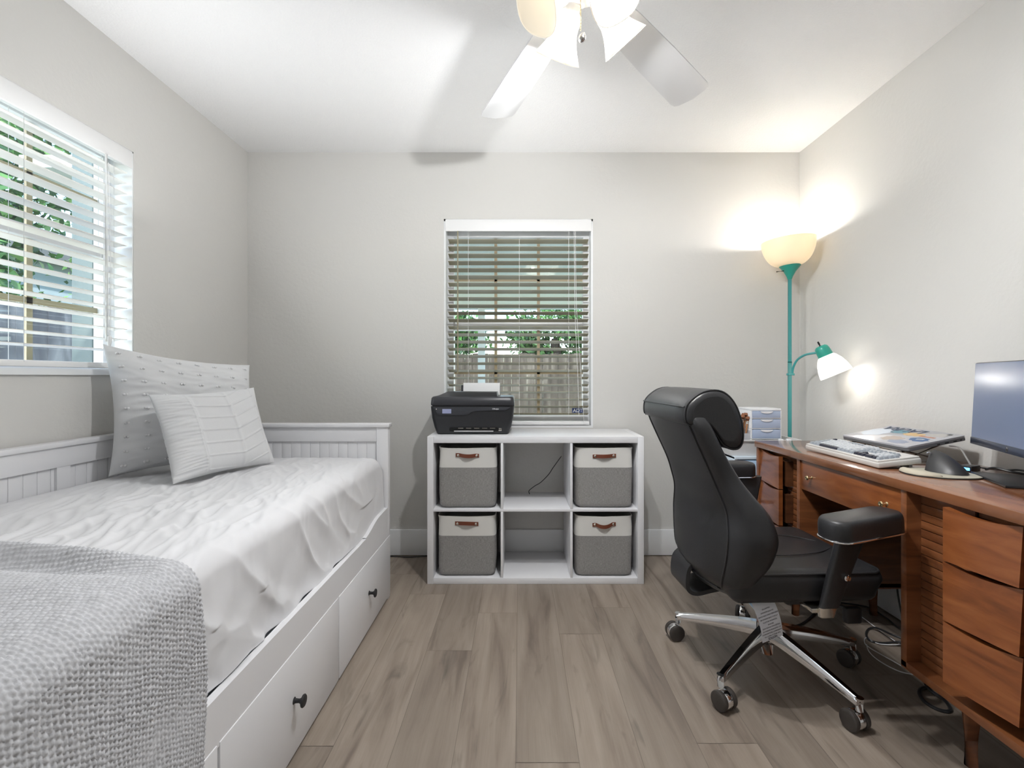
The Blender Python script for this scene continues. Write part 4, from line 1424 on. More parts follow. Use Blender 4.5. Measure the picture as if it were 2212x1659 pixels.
# ------------------------------------------------------------------ desk
M_desk = wood('walnut_side', (.145, .048, .018), (.215, .075, .027), (.285, .105, .040), (1.0, 1.2, 7.0), .30, .35, 4.0)
M_deskf = wood('walnut_front', (.160, .046, .014), (.250, .076, .022), (.33, .112, .034), (3, 1.6, 10), .30, .35, 3.2)
M_deskd = wood('walnut_dark', (.06, .022, .010), (.105, .040, .016), (.15, .058, .024), (2, 2, 9), .4, .2, 4)
M_desktop = wood('walnut_top', (.17, .066, .030), (.24, .095, .042), (.30, .125, .055), (8, 1.2, 2), .13, .6, 3.0)
def make_desk():
    DX0, DX1 = 1.185, 1.672
    DY0, DY1 = 1.105, 2.402
    ZT = .760
    d = thing('desk', 'mid-century brown wooden desk with curved drawer fronts standing along the right wall', 'desk', ((DX0 + DX1) / 2, (DY0 + DY1) / 2, 0))
    bm = bmesh.new()
    box(bm, DX0 - .004, DX1, DY0 - .006, DY1 + .004, ZT - .030, ZT, bev=.003)
    build('desktop', bm, M_desktop, d)
    def pedestal(y0, y1, inner):
        """inner = +1 when the kneehole lies at greater y"""
        xb = DX0 + .048
        bm = boxes([(DX0 + .004, DX1 - .01, y0, y0 + .022, .185, ZT - .0305), (DX0 + .004, DX1 - .01, y1 - .022, y1, .185, ZT - .0305),
                    (DX0 + .004, DX1 - .01, y0, y1, .180, .203), (DX1 - .02, DX1 - .01, y0, y1, .2, ZT - .0305), (xb + .01, DX1 - .02, y0 + .022, y1 - .022, ZT - .06, ZT - .0305)], bev=.001)
        ped = build('pedestal', bm, M_desk, d)
        # grooved panel set back next to the kneehole
        bm = bmesh.new()
        if inner > 0: ga, gb = y1 - .022 - .175, y1 - .022
        else: ga, gb = y0 + .022, y0 + .022 + .150
        z = .203
        while z < ZT - .055:
            bm2 = [(xb, xb + .012, ga, gb, z + .0012, min(z + .0245, ZT - .032))]
            for q in bm2: box(bm, *q, bev=.0012)
            z += .0257
        box(bm, xb + .006, xb + .013, ga, gb, .203, ZT - .031)
        build('grooved_panel', bm, M_desk, ped)
        # three stepped, bowed drawer fronts
        if inner > 0: da, db = y0 + .036, y1 - .022 - .153
        else: da, db = y0 + .022 + .098, y1 - .026
        for (z0, z1) in ((.243, .408), (.412, .572), (.576, .722)):
            V = []
            NU, NV = 14, 8
            for side in (0, 1):
                for i in range(NU):
                    u = i / (NU - 1)                      # 0 at kneehole side
                    y = (db + (da - db) * u) if inner > 0 else (da + (db - da) * u)
                    for j in range(NV):
                        v = j / (NV - 1)
                        z = z0 + (z1 - z0) * v
                        # front bows out towards the kneehole side and out at the foot
                        x = DX0 - .020 + .026 * u ** 1.3 + .010 * v * u
                        zt_ = -.010 * v * math.sin(PI * u) 
                        if side: x = x + .018
                        V.append((x, y, z + zt_))
            F = grid_faces(NU, NV)
            o_ = NU * NV
            F += [tuple(q + o_ for q in f[::-1]) for f in grid_faces(NU, NV)]
            for i in range(NU - 1):
                for j in (0, NV - 1):
                    a, b = i * NV + j, (i + 1) * NV + j
                    F.append((a, b, b + o_, a + o_))
            for j in range(NV - 1):
                for i in (0, NU - 1):
                    a, b = i * NV + j, i * NV + j + 1
                    F.append((a, b, b + o_, a + o_))
            me = bpy.data.meshes.new('drawer')
            me.from_pydata(V, [], F)
            bmx = bmesh.new(); bmx.from_mesh(me); bpy.data.meshes.remove(me)
            # drawer box running back into the case
            dr = build('drawer', bmx, M_deskf, d, angle=50)
            ya, yb = min(da, db) + .004, max(da, db) - .004
            build('drawer_box', BX(DX0 + .004 + .012, DX1 - .06, ya, yb, z0 + .01, z1 - .024), M_deskd, dr)
    pedestal(DY0, 1.492, 1)
    pedestal(2.030, DY1, -1)
    # kneehole drawer
    build('back_rail', BX(DX1 - .03, DX1 - .012, 1.492, 2.03, .62, ZT - .0305), M_deskd, d)
    kd = build('drawer', BX(DX0 + .008, DX0 + .026, 1.4945, 2.0275, .606, ZT - .033, bev=.002), M_deskf, d)
    build('drawer_box', BX(DX0 + .026, DX1 - .1, 1.52, 2.0, .625, ZT - .04), M_deskd, kd)
    for y in (1.955, 1.555):
        bm = bmesh.new()
        M = Matrix.Translation((DX0 + .008, y, .667)) @ Matrix.Rotation(-PI / 2, 4, 'Y')
        lathe(bm, [(.007, 0), (.0045, .002), (.004, .012), (.0085, .016), (.0095, .019), (.0075, .023), (.004, .0235), (.001, .0215)], M, n=24, close_bot=True)
        build('knob', bm, M_brass, kd)['label'] = 'small brass knob'
    for (x, y, dx, dy) in ((1.262, 1.335, -.008, -.006), (1.262, 2.17, -.008, .006), (1.60, 1.335, .01, -.006), (1.60, 2.17, .01, .006)):
        bm = bmesh.new(); cyl(bm, (x, y, .1795), (x + dx, y + dy, 0), .026, .0155, n=28)
        build('leg', bm, M_desk, d)
make_desk()
ZT = .760

# ------------------------------------------------------------------ keyboard
def make_keyboard():
    L_, Dp = .442, .150
    org = Vector((1.250, 2.098, ZT))      # user's left front corner
    ang = math.radians(-90 - 1.5)         # local +x runs towards -Y
    tilt = math.radians(7)
    k = thing('keyboard', 'white full-size keyboard with grey and black keys on the desk in front of the laptop', 'keyboard', org, ang)
    # local: x along the length, y away from the user... user looks towards +X => local y must map to +X
    R = Matrix.Translation((0, .004, .002)) @ Matrix.Rotation(tilt, 4, 'X')
    M_kw = mat('keyboard_white', (.66, .64, .61), .4)
    bm = bmesh.new(); box(bm, 0, L_, 0, Dp, 0.0, .020, bev=.005, seg=3)
    box(bm, .004, L_ - .004, .003, Dp - .003, .018, .026, bev=.002)
    bmesh.ops.transform(bm, matrix=R, verts=bm.verts)
    case = build('case', bm, M_kw, k, world=False)
    bm = boxes([(.03, .07, Dp - .02, Dp - .008, .0, .016), (L_ - .07, L_ - .03, Dp - .02, Dp - .008, 0, .016)])
    build('foot', bm, M_kw, k, world=False)
    P_ = .0187
    cols = {'w': mat('key_light', (.58, .60, .63), .45), 'g': mat('key_grey', (.33, .36, .40), .45), 'b': mat('key_dark', (.03, .032, .05), .45)}
    cache = {}
    def key(x, row, w, c):
        kk = (round(w, 2), c)
        if kk not in cache:
            W_ = w * P_ - .0018; D_ = P_ - .0018
            bm = bmesh.new()
            lo = [bm.verts.new((x_, y_, 0)) for x_, y_ in rrect(W_ / 2, D_ / 2, W_, D_, .0018, 2)]
            hi = [bm.verts.new((x_, y_, .0085)) for x_, y_ in rrect(W_ / 2, D_ / 2 + .0008, W_ - .0045, D_ - .0045, .002, 2)]
            n = len(lo)
            for i in range(n): bm.faces.new((lo[i], lo[(i + 1) % n], hi[(i + 1) % n], hi[i]))
            bm.faces.new(hi); bm.faces.new(lo[::-1])
            me = bpy.data.meshes.new('key'); bm.to_mesh(me); bm.free(); me.materials.append(cols[c])
            cache[kk] = me
        o = bpy.data.objects.new('key', cache[kk]); COL.objects.link(o); o.parent = k
        yy = .014 + row * P_ + (.004 if row == 5 else 0)
        o.matrix_local = R @ Matrix.Translation((.010 + x * P_, yy, .0262))
        return o
    rows = [
        (0, [(1.25, 'g'), (1.25, 'g'), (1.25, 'g'), (6.25, 'b'), (1.25, 'g'), (1.25, 'g'), (1.25, 'g'), (1.25, 'g')], 0),
        (1, [(2.25, 'g')] + [(1, 'w')] * 10 + [(2.75, 'g')], 0),
        (2, [(1.75, 'g')] + [(1, 'w')] * 11 + [(2.25, 'g')], 0),
        (3, [(1.5, 'g')] + [(1, 'w')] * 12 + [(1.5, 'g')], 0),
        (4, [(1, 'g')] + [(1, 'w')] * 12 + [(2, 'g')], 0),
    ]
    for r, ks, x in rows:
        for w, cc in ks:
            key(x, r, w, cc); x += w
    x = 0
    key(0, 5, 1, 'b')
    for i in range(12): key(1.6 + i * 1.02 + (i // 4) * .3, 5, 1, 'w' if (i // 4) != 1 else 'g')
    for i in range(3):
        key(15.25 + i, 0, 1, 'b'); key(15.25 + i, 4, 1, 'g'); key(15.25 + i, 3, 1, 'g')
    key(16.25, 1, 1, 'b')
    nx = 18.5
    for r in range(1, 5):
        for i in range(3): key(nx + i, r, 1, 'w' if r < 4 else 'g')
    key(nx, 0, 2, 'b'); key(nx + 2, 0, 1, 'b')
    for r in range(0, 4): key(nx + 3, r, 1, 'g')
make_keyboard()

# ------------------------------------------------------------------ laptop on a stand
def make_laptop():
    # top surface corners from the near right end: user side (xf) to wall side (xb)
    y0, y1 = 1.738, 2.090
    xf, zf_, xb, zb_ = 1.408, .826, 1.622, .868
    l = thing('laptop', 'closed silver laptop covered in stickers, raised on a folding stand behind the keyboard', 'laptop', ((xf + xb) / 2, (y0 + y1) / 2, .80))
    u = Vector((xb - xf, 0, zb_ - zf_)); Ln = u.length; u.normalize()
    n = Vector((-u.z, 0, u.x))
    def F_(a, y, h=0):            # a in 0..1 towards the wall
        return Vector((xf, y, zf_)) + u * Ln * a + n * h
    M = Matrix(((u.x, 0, n.x, xf), (0, 1, 0, y0), (u.z, 0, n.z, zf_), (0, 0, 0, 1)))
    M_lid = mat('laptop_silver', (.60, .60, .64), .28, .55)
    bm = bmesh.new()
    prism(bm, rrect(Ln / 2, (y1 - y0) / 2, Ln, y1 - y0, .010, 5), -.007, 0, 'z', bev=.0012)
    bmesh.ops.transform(bm, matrix=M, verts=bm.verts)
    lid = build('lid', bm, M_lid, l)
    bm = bmesh.new()
    prism(bm, rrect(Ln / 2, (y1 - y0) / 2, Ln, y1 - y0, .010, 5), -.0185, -.0082, 'z', bev=.0015)
    bmesh.ops.transform(bm, matrix=M, verts=bm.verts)
    base = build('base', bm, mat('laptop_dark', (.22, .22, .23), .35, .5), l)
    bm = bmesh.new()
    for a, w in ((.80, .012), (.66, .014), (.52, .010), (.90, .006)):
        box(bm, Ln * a - w / 2, Ln * a + w / 2, -.0008, .004, -.0155, -.0115)
    bmesh.ops.transform(bm, matrix=M, verts=bm.verts)
    build('port', bm, M_black, base)
    # stickers: a along the lid depth (0 front, 1 wall side); q along the lid from the near end
    def sticker(name, a, q, w, h, col, shape='r', lab=None):
        bm = bmesh.new()
        cx, cy = Ln * a, (y1 - y0) * q
        if shape == 'r': poly = rrect(cx, cy, h, w, min(w, h) * .2, 4)
        else:
            rnd = random.Random(int(a * 1000 + q * 77))
            poly = []
            for k in range(20):
                t = 2 * PI * k / 20; r = 1 + rnd.uniform(-.18, .18)
                poly.append((cx + h / 2 * r * math.cos(t), cy + w / 2 * r * math.sin(t)))
        prism(bm, poly, .0, .0004, 'z')
        bmesh.ops.transform(bm, matrix=M, verts=bm.verts)
        s = build(name, bm, mat('sticker_' + name + str(len(MATS)), col, .45), lid, smooth=False)
        if lab: s['label'] = lab
        return s
    text_mesh('lettering', 'LAURA', .064, M @ frame_M((Ln * .835, (y1 - y0) * .66, .0003), (0, 1, 0), (-1, 0, 0)), mat('ink_navy', (.03, .05, .10), .5), lid, bold=.0011)
    sticker('sticker', .44, .17, .075, .052, (.05, .12, .27), 'o', 'dark blue sticker')
    sticker('sticker', .46, .17, .035, .020, (.75, .80, .85), 'o', 'white bird shape')
    sticker('sticker', .62, .20, .070, .010, (.45, .18, .10), 'r', 'thin red stripe')
    sticker('sticker', .66, .40, .085, .045, (.62, .42, .20), 'o', 'orange sticker')
    sticker('sticker', .70, .62, .075, .050, (.12, .27, .33), 'o', 'teal sticker')
    sticker('sticker', .30, .43, .085, .060, (.45, .38, .33), 'o', 'brown sticker')
    sticker('sticker', .17, .25, .085, .045, (.30, .33, .42), 'o', 'slate sticker')
    sticker('sticker', .78, .18, .070, .050, (.45, .43, .41), 'o', 'grey sticker')
    sticker('sticker', .90, .12, .022, .016, (.04, .04, .04), 'o', 'black dot')
    sticker('sticker', .52, .82, .11, .11, (.62, .67, .74), 'o', 'pale blue sticker')
    # folding stand
    st = thing('laptop_stand', 'silver folding stand holding up the closed laptop', 'stand', ((xf + xb) / 2, (y0 + y1) / 2, ZT))
    bm = bmesh.new()
    for y in (y0 + .035, y1 - .055):
        a = F_(.0, y) + n * -.0245; b = F_(1, y) + n * -.0245
        for (p, q) in ((a, b), (Vector((xf + .005, y, ZT + .005)), Vector((xb - .01, y, ZT + .005))), (Vector((xf + .01, y + .008, ZT + .006)), F_(.75, y + .008) + n * -.026), (F_(.1, y + .016) + n * -.026, Vector((xb - .03, y + .016, ZT + .006)))):
            tube(bm, [p, q], .0045, 8)
    tube(bm, [Vector((xf + .06, y0 + .035, ZT + .005)), Vector((xf + .06, y1 - .055, ZT + .005))], .0035, 8)
    build('stand_frame', bm, M_nickel, st)
    # lead from the laptop to the hub
    pts = [px(2050, 963, 1.732), px(2068, 965, 1.72), px(2078, 973, 1.68), px(2087, 988, 1.64), px(2096, 1003, 1.615), Vector((1.530, 1.620, .772))]
    bm = T(smooth_path(pts), .0028, 8)
    single('usb_cable', bm, mat('cable_grey', (.30, .29, .28), .5), 'short grey lead running from the raised laptop down to the black hub', 'cable', (1.53, 1.62, .772))
make_laptop()

# usb hub
hb = thing('usb_hub', 'small black hub with a glowing blue port beside the black mouse', 'hub', (1.515, 1.615, ZT), math.radians(24))
build('case', BX(-.022, .035, -.018, .018, .0005, .022, bev=.003), M_black, hb, world=False)
build('blue_light', BX(-.0235, -.0215, -.013, .013, .007, .016, bev=.001), mat('hub_blue', (.1, .4, 1), .3, emit=((.08, .40, 1.0), 3.0)), hb, world=False)
bm = T(smooth_path([(1.560, 1.602, ZT + .010), (1.585, 1.595, ZT + .016), (1.605, 1.562, ZT + .010), (1.625, 1.54, ZT + .007), (1.648, 1.50, ZT + .006), (1.66, 1.45, ZT + .005)]), .004, 8)
tube(bm, smooth_path([(1.60, 1.66, ZT + .005), (1.615, 1.60, ZT + .008), (1.63, 1.56, ZT + .016), (1.645, 1.51, ZT + .012), (1.655, 1.45, ZT + .013)]), .003, 8)
single('cable_bundle', bm, M_black, 'tangle of black cables on the desk behind the hub against the wall', 'cable', (1.6, 1.56, ZT))

# mouse pad
def blob(pts, z0, z1, bev=.0):
    p = smooth_path([(x, y, 0) for x, y in pts], 6, closed=True)
    bm = bmesh.new(); prism(bm, [(v.x, v.y) for v in p], z0, z1, 'z', bev=bev)
    return bm
mp_ = thing('mouse_pad', 'beige oval mouse pad with a padded wrist rest at the desk edge', 'mouse pad', (1.38, 1.58, ZT))
out = [(1.325, 1.652), (1.285, 1.62), (1.270, 1.56), (1.300, 1.515), (1.36, 1.487), (1.43, 1.487), (1.470, 1.520), (1.474, 1.60), (1.44, 1.65), (1.38, 1.662)]
build('pad_base', blob(out, ZT, ZT + .0028), M_black, mp_)
build('pad_top', blob([(x + (1.385 - x) * .02, y + (1.575 - y) * .02) for x, y in out], ZT + .003, ZT + .0052, .0008), mat('pad_beige', (.50, .47, .38), .7), mp_)
V = []
path = smooth_path([(1.322, 1.640, 0), (1.295, 1.610, 0), (1.287, 1.565, 0), (1.308, 1.528, 0), (1.335, 1.508, 0)], 7)
for i, p in enumerate(path):
    f = i / (len(path) - 1)
    s = math.sin(PI * min(1, max(0, f))) ** .45 if 0 < f < 1 else .05
    d = (path[min(i + 1, len(path) - 1)] - path[max(i - 1, 0)]).normalized()
    nn = Vector((-d.y, d.x, 0))
    for k in range(9):
        a = PI * k / 8
        V.append(p + nn * math.cos(a) * .017 * s + Vector((0, 0, ZT + .0050 + math.sin(a) * .013 * s)))
np_mesh('wrist_rest', V, grid_faces(len(path), 9), mat('rest_beige', (.52, .47, .37), .55), mp_, angle=180)['label'] = 'padded wrist rest'

# vertical mouse
def make_mouse():
    m_ = thing('mouse', 'black vertical ergonomic mouse on the beige mouse pad', 'mouse', (1.405, 1.575, ZT + .0055))
    cx, cy = 1.405, 1.575
    V = []
    NS, NA = 22, 28
    axis = Vector((.35, -.94, 0)).normalized()      # long direction, towards the camera right
    side = Vector((-axis.y, axis.x, 0))              # points away from the user (+x)
    for i in range(NS):
        f = i / (NS - 1)
        t = -1 + 2 * f
        w = .036 * math.sqrt(max(0.0, 1 - abs(t) ** 2.6)) + .0008
        h = .066 * (max(0.0, 1 - ((f - .16) / .84) ** 1.5) ** .85 if f > .16 else max(0.0, 1 - ((.16 - f) / .165) ** 3.0) ** .55) + .001
        for k in range(NA):
            a = 2 * PI * k / NA
            u = math.cos(a); z = max(0, math.sin(a)) ** .8 * h
            lean = -.016 * (z / .068)
            x = u * w
            if z > .002: x = x * (1 - .35 * z / .068) + lean
            V.append(Vector((cx, cy, ZT + .0058)) + axis * t * .058 + side * (-x) + Vector((0, 0, z)))
    F = grid_faces(NS, NA, wrap_v=True); F.append(tuple(range(NA))[::-1]); F.append(tuple(range((NS - 1) * NA, NS * NA)))
    sh = np_mesh('shell', V, F, mat('mouse_black', (.028, .028, .03), .42), m_, angle=60)
    bm = bmesh.new()
    pts = []
    for a in np.linspace(0, PI * .62, 12):
        pts.append(Vector((cx, cy, ZT + .0058)) + axis * (-.0555 + .012 * math.sin(a)) + side * (.026 * math.cos(a) - .012) + Vector((0, 0, .058 * math.sin(a) ** .8 * .98 + .004)))
    tube(bm, pts, .0018, 8)
    build('edge_strip', bm, mat('strip_silver', (.5, .5, .55), .3), sh)
make_mouse()

# ------------------------------------------------------------------ monitor
def make_monitor():
    A = Vector((1.592, 1.690, 0)); u = Vector((-.41, -.912, 0)).normalized()
    n = Vector((u.y, -u.x, 0))                       # screen normal towards the user
    if n.x > 0: n = -n
    W_, z0, z1 = .498, .846, 1.130
    tilt = .045
    c = A + u * W_ / 2
    m_ = thing('monitor', 'black-framed computer monitor, switched off, reflecting the window, with bluish reflection painted into the screen colour, at the right end of the desk', 'monitor', (c.x - n.x * .06, c.y - n.y * .06, ZT))
    M = Matrix(((u.x, 0, n.x, A.x), (u.y, 0, n.y, A.y), (0, 1, 0, z0), (0, 0, 0, 1))) @ Matrix.Rotation(-tilt, 4, 'X')
    H = z1 - z0
    def bb(name, x0, x1, y0, y1, d0, d1, m, parent, bev=.001):
        bm = bmesh.new(); box(bm, x0, x1, y0, y1, d0, d1, bev=bev, M=M)
        return build(name, bm, m, parent)
    M_mb = mat('monitor_black', (.03, .032, .04), .3)
    cas = bb('casing', 0, W_, 0, H, -.030, -.002, M_mb, m_, .003)
    bb('screen', .003, W_ - .003, .024, H - .003, -.002, -.0005, mat('screen_reflection_tint', (.13, .175, .30), .24, coat=.0, spec=1.0), m_, 0)  # bluish reflection put into the base colour of the dark screen
    ch = bb('chin', .0, W_, 0, .0235, -.003, .0008, mat('chin_dark', (.06, .075, .12), .25, .5), m_, .0008)
    bm = bmesh.new(); cyl(bm, M @ Vector((W_ / 2, .0118, .0008)), M @ Vector((W_ / 2, .0118, .0014)), .0072, n=28)
    lg = build('logo', bm, M_nickel, ch)
    text_mesh('lettering', 'hp', .012, M @ frame_M((W_ / 2, .0125, .0016), (1, 0, 0), (0, 1, 0)) @ Matrix.Shear('XZ', 4, (0, 0)), M_black, lg, depth=.0002, bold=.0002)
    # curved double-arm stand and flat base
    bm = bmesh.new()
    for s in (-.035, .035):
        p0 = c + u * s
        pts = [p0 - n * .012 + Vector((0, 0, .90)), p0 - n * .045 + Vector((0, 0, .885)), p0 - n * .075 + Vector((0, 0, .84)), p0 - n * .080 + Vector((0, 0, .80)), p0 - n * .062 + Vector((0, 0, ZT + .012))]
        tube(bm, smooth_path(pts), .0055, 10)
    build('stand_arm', bm, mat('stand_grey', (.16, .15, .14), .35, .4), m_)
    bm = bmesh.new()
    p = [c + u * a + n * b for a, b in ((-.100, .050), (.120, .050), (.115, -.100), (-.092, -.100))]
    prism(bm, [(q.x, q.y) for q in p], ZT + .0004, ZT + .009, 'z', bev=.002)
    build('stand_base', bm, M_black, m_)
make_monitor()

# ------------------------------------------------------------------ plastic drawer cart and tub in the corner
def make_cart():
    X0, X1, Y0, Y1 = 1.095, 1.452, 2.432, 2.672
    c = thing('drawer_cart', 'clear blue plastic drawer cart in the right corner behind the desk', 'drawer cart', ((X0 + X1) / 2, (Y0 + Y1) / 2, 0))
    M_frame = mat('cart_frame', (.62, .72, .80), .3)
    M_clear = mat('cart_clear', (.45, .62, .80), .15)
    bm = boxes([(X0, X0 + .014, Y0 + .004, Y1, .04, .672), (X1 - .014, X1, Y0 + .004, Y1, .04, .672), (X0, X1, Y1 - .012, Y1, .04, .672)] + [(X0, X1, Y0, Y1, z, z + .014) for z in (.03, .244, .458, .660)], bev=.002)
    build('frame', bm, M_frame, c)
    for z in (.046, .260, .474):
        dr = build('drawer', BX(X0 + .016, X1 - .016, Y0 - .002, Y1 - .014, z + .002, z + .180, bev=.004), M_clear, c)
        build('handle', BX((X0 + X1) / 2 - .05, (X0 + X1) / 2 + .05, Y0 - .012, Y0 - .002, z + .15, z + .165, bev=.003), M_frame, dr)
    for x in (X0 + .03, X1 - .03):
        for y in (Y0 + .03, Y1 - .03):
            bm = bmesh.new(); cyl(bm, (x - .008, y, .016), (x + .008, y, .016), .016, n=18); box(bm, x - .006, x + .006, y - .006, y + .006, .014, .032)
            build('caster', bm, M_black, c)
    # tub on top
    t_ = thing('plastic_tub', 'shallow white plastic tub with clip handles on top of the drawer cart', 'tub', ((X0 + X1) / 2, 2.55, .6745))
    x0, x1, y0, y1, z0, z1 = 1.075, 1.44, 2.448, 2.650, .6745, .757
    V, F = [], []
    lay = [(z0, .012, .0), (z1 - .006, 0, .0), (z1 - .006, -.008, 0), (z1, -.008, 0), (z1, .004, 0), (z0 + .004, .015, 0)]
    n = 0
    for z, ins, _ in lay:
        pts = rrect((x0 + x1) / 2, (y0 + y1) / 2, x1 - x0 - 2 * ins, y1 - y0 - 2 * ins, .02, 5)
        n = len(pts); V += [(x, y, z) for x, y in pts]
    for i in range(len(lay) - 1):
        for k in range(n):
            a, b = i * n + k, i * n + (k + 1) % n
            F.append((a, b, b + n, a + n))
    F.append(tuple(range(n))[::-1]); F.append(tuple(range((len(lay) - 1) * n, len(lay) * n)))
    np_mesh('tub_body', V, F, mat('tub_white', (.66, .66, .66), .4), t_, angle=40)
    for x in (1.335, 1.375):
        build('clip', BX(x - .010, x + .010, y0 - .014, y0 + .006, z1 - .010, z1 + .006, bev=.003), M_white2, t_)
    build('latch', BX(1.318, 1.392, y0 - .022, y0 - .009, z1 - .014, z1 - .006, bev=.002), M_white2, t_)
    # three-drawer desktop organiser standing in the tub
    q = thing('mini_drawers', 'small white organiser with three clear drawers, standing in the plastic tub', 'organiser', (1.30, 2.56, z0 + .0045))
    a0, a1, b0, b1, c0, c1 = 1.206, 1.362, 2.488, 2.636, z0 + .0045, .915
    bm = boxes([(a0, a0 + .004, b0, b1, c0, c1 - .012), (a1 - .004, a1, b0, b1, c0, c1 - .012), (a0 + .004, a1 - .004, b1 - .004, b1, c0, c1 - .012)] + [(a0, a1, b0, b1, z, z + .004) for z in (c0, c0 + .0765, c0 + .13, c0 + .1835)], bev=.001)
    box(bm, a0, a1, b0, b1, c1 - .012, c1, bev=.003)
    build('body', bm, M_white2, q)
    M_cd = mat('clear_drawer', (.42, .50, .66), .2)
    for z in (c0 + .081, c0 + .1345, c0 + .188):
        zz = min(z + .046, c1 - .013)
        dr = build('drawer', BX(a0 + .005, a1 - .005, b0 - .001, b1 - .006, z, zz, bev=.001), M_cd, q)
        bm = bmesh.new(); prism(bm, [((a0 + a1) / 2 + .032 * math.cos(t), zz - .001 + .012 * math.sin(t)) for t in np.linspace(PI, 2 * PI, 12)], b0 - .005, b0 - .0012, 'y')
        build('handle', bm, M_white2, dr)
    # brush cup and brushes
    cup = thing('brush_cup', 'white open cup of makeup brushes beside the three-drawer organiser', 'cup', (1.16, 2.545, z0 + .0045))
    bm = bmesh.new(); box(bm, 1.115, 1.205, 2.50, 2.60, z0 + .0045, z0 + .0085); box(bm, 1.115, 1.118, 2.50, 2.60, z0 + .0085, .80); box(bm, 1.202, 1.205, 2.50, 2.60, z0 + .0085, .80)
    box(bm, 1.118, 1.202, 2.597, 2.60, z0 + .0085, .86); box(bm, 1.118, 1.202, 2.50, 2.503, z0 + .0085, .785)
    build('cup_body', bm, mat('cup_grey', (.50, .50, .52), .4), cup)
    M_bh = mat('brush_handle', (.45, .22, .10), .4); M_bb = mat('brush_hair', (.25, .10, .05), .9)
    rnd = random.Random(2)
    specs = [(1.155, 2.53, 1.175, .875), (1.175, 2.54, 1.195, .885), (1.180, 2.52, 1.197, .868), (1.14, 2.55, 1.15, .89), (1.182, 2.56, 1.193, .882)]
    labs = ['wide brush with brown hair nearest the chair in the grey cup', 'tall brush with brown hair in the middle of the grey cup', 'brush leaning towards the small drawers, shortest in the cup', 'tallest brush, at the left side of the grey cup', 'brush at the back of the cup leaning right']
    for i, (xb, yb, xt, zt_) in enumerate(specs):
        b = thing('makeup_brush', labs[i], 'brush', (xb, yb, z0 + .012), 0, 'makeup brushes in the cup')
        build('handle', T([(xb, yb, z0 + .012), (xt, yb - .004, zt_ - .035)], [.0035, .005], 10), M_bh, b)
        build('ferrule', T([(xt, yb - .004, zt_ - .035), (xt + .002, yb - .004, zt_ - .02)], [.006, .007], 12), M_nickel, b)
        build('bristles', T([(xt + .002, yb - .004, zt_ - .02), (xt + .004, yb - .004, zt_ - .008), (xt + .005, yb - .004, zt_ + .004)], [.007, .013, .008], 12), M_bb, b)
make_cart()

# ------------------------------------------------------------------ outlet and cords under the desk
o = thing('wall_outlet', 'white wall outlet low on the right wall under the desk', 'outlet', (XR, 1.985, .30))
build('cover_plate', BX(XR - .006, XR - .0002, 1.95, 2.02, .245, .36, bev=.002), M_white2, o)
build('socket', boxes([(XR - .009, XR - .006, 1.968, 2.002, .315, .345), (XR - .009, XR - .006, 1.968, 2.002, .262, .292)], bev=.001), M_white2, o)
ps = thing('power_strip', 'white power strip on the floor under the desk', 'power strip', (1.63, 1.78, 0))
build('strip_body', BX(1.605, 1.655, 1.62, 1.93, .001, .036, bev=.005), M_white2, ps)
build('plug', boxes([(1.615, 1.645, 1.66, 1.70, .0365, .065), (1.615, 1.645, 1.76, 1.80, .0365, .065)], bev=.004), M_black, ps)
def fl(x, y, z=.004):
    Y = 1034 * (1.08 - z) / (y - 814)
    return Vector(((x - 1122) * Y / 1034, Y, z))
bm = T(smooth_path([(1.68, 2.02, .29), (1.62, 2.05, .20), fl(1950, 1354, .03), fl(1915, 1335), fl(1885, 1316), fl(1860, 1308), fl(1800, 1300)]), .0035, 8)
single('power_cable', bm, M_black, 'straight black cord running along the floor under the desk kneehole', 'cord', fl(1885, 1316))
loop = [fl(1975, 1395, .03), fl(1948, 1387, .02), fl(1905, 1389), fl(1880, 1384), fl(1871, 1370), fl(1878, 1358), fl(1895, 1357, .015), fl(1925, 1370, .03), fl(1960, 1384, .03)]
single('power_cable', T(smooth_path(loop), .0042, 8), M_black, 'looped thick black cord on the floor beside the rear chair caster', 'cord', fl(1905, 1389, 0))
wl = [fl(1840, 1322, .004), fl(1862, 1333), fl(1890, 1354), fl(1935, 1386, .008), fl(1945, 1392, .008), fl(1900, 1391), fl(1872, 1378), fl(1868, 1388), fl(1880, 1400), fl(1920, 1423), fl(1968, 1450), fl(2000, 1468)]
single('charging_cable', T(smooth_path(wl), .0019, 8), M_white2, 'thin white cable winding over the floor under the desk', 'cable', fl(1900, 1391, 0))
wl = [fl(1872, 1392), fl(1878, 1408), fl(1900, 1428), fl(1940, 1449), fl(1980, 1458), fl(2010, 1459)]
single('charging_cable', T(smooth_path(wl), .0019, 8), M_white2, 'thin white cable bowing outwards in front of the desk pedestal', 'cable', fl(1940, 1449, 0))
wl = [fl(2040, 1500), fl(2020, 1487), fl(1995, 1486), fl(1986, 1495), fl(1995, 1513), fl(2020, 1530), fl(2045, 1537), fl(2053, 1531), fl(2040, 1512), fl(2015, 1495, .010), fl(2000, 1478, .02), fl(2001, 1474, .05)]
single('power_cable', T(smooth_path(wl), .0058, 8), M_black, 'thick black cord coiled on the floor below the near drawers of the desk', 'cord', fl(2020, 1530, 0))

wl = [fl(1672, 1350), fl(1700, 1354), fl(1728, 1349), fl(1748, 1336), fl(1764, 1318), fl(1775, 1300)]
single('power_cable', T(smooth_path(wl), .0038, 8), M_black, 'short black cord on the floor behind the star base of the chair', 'cord', fl(1728, 1349, 0))

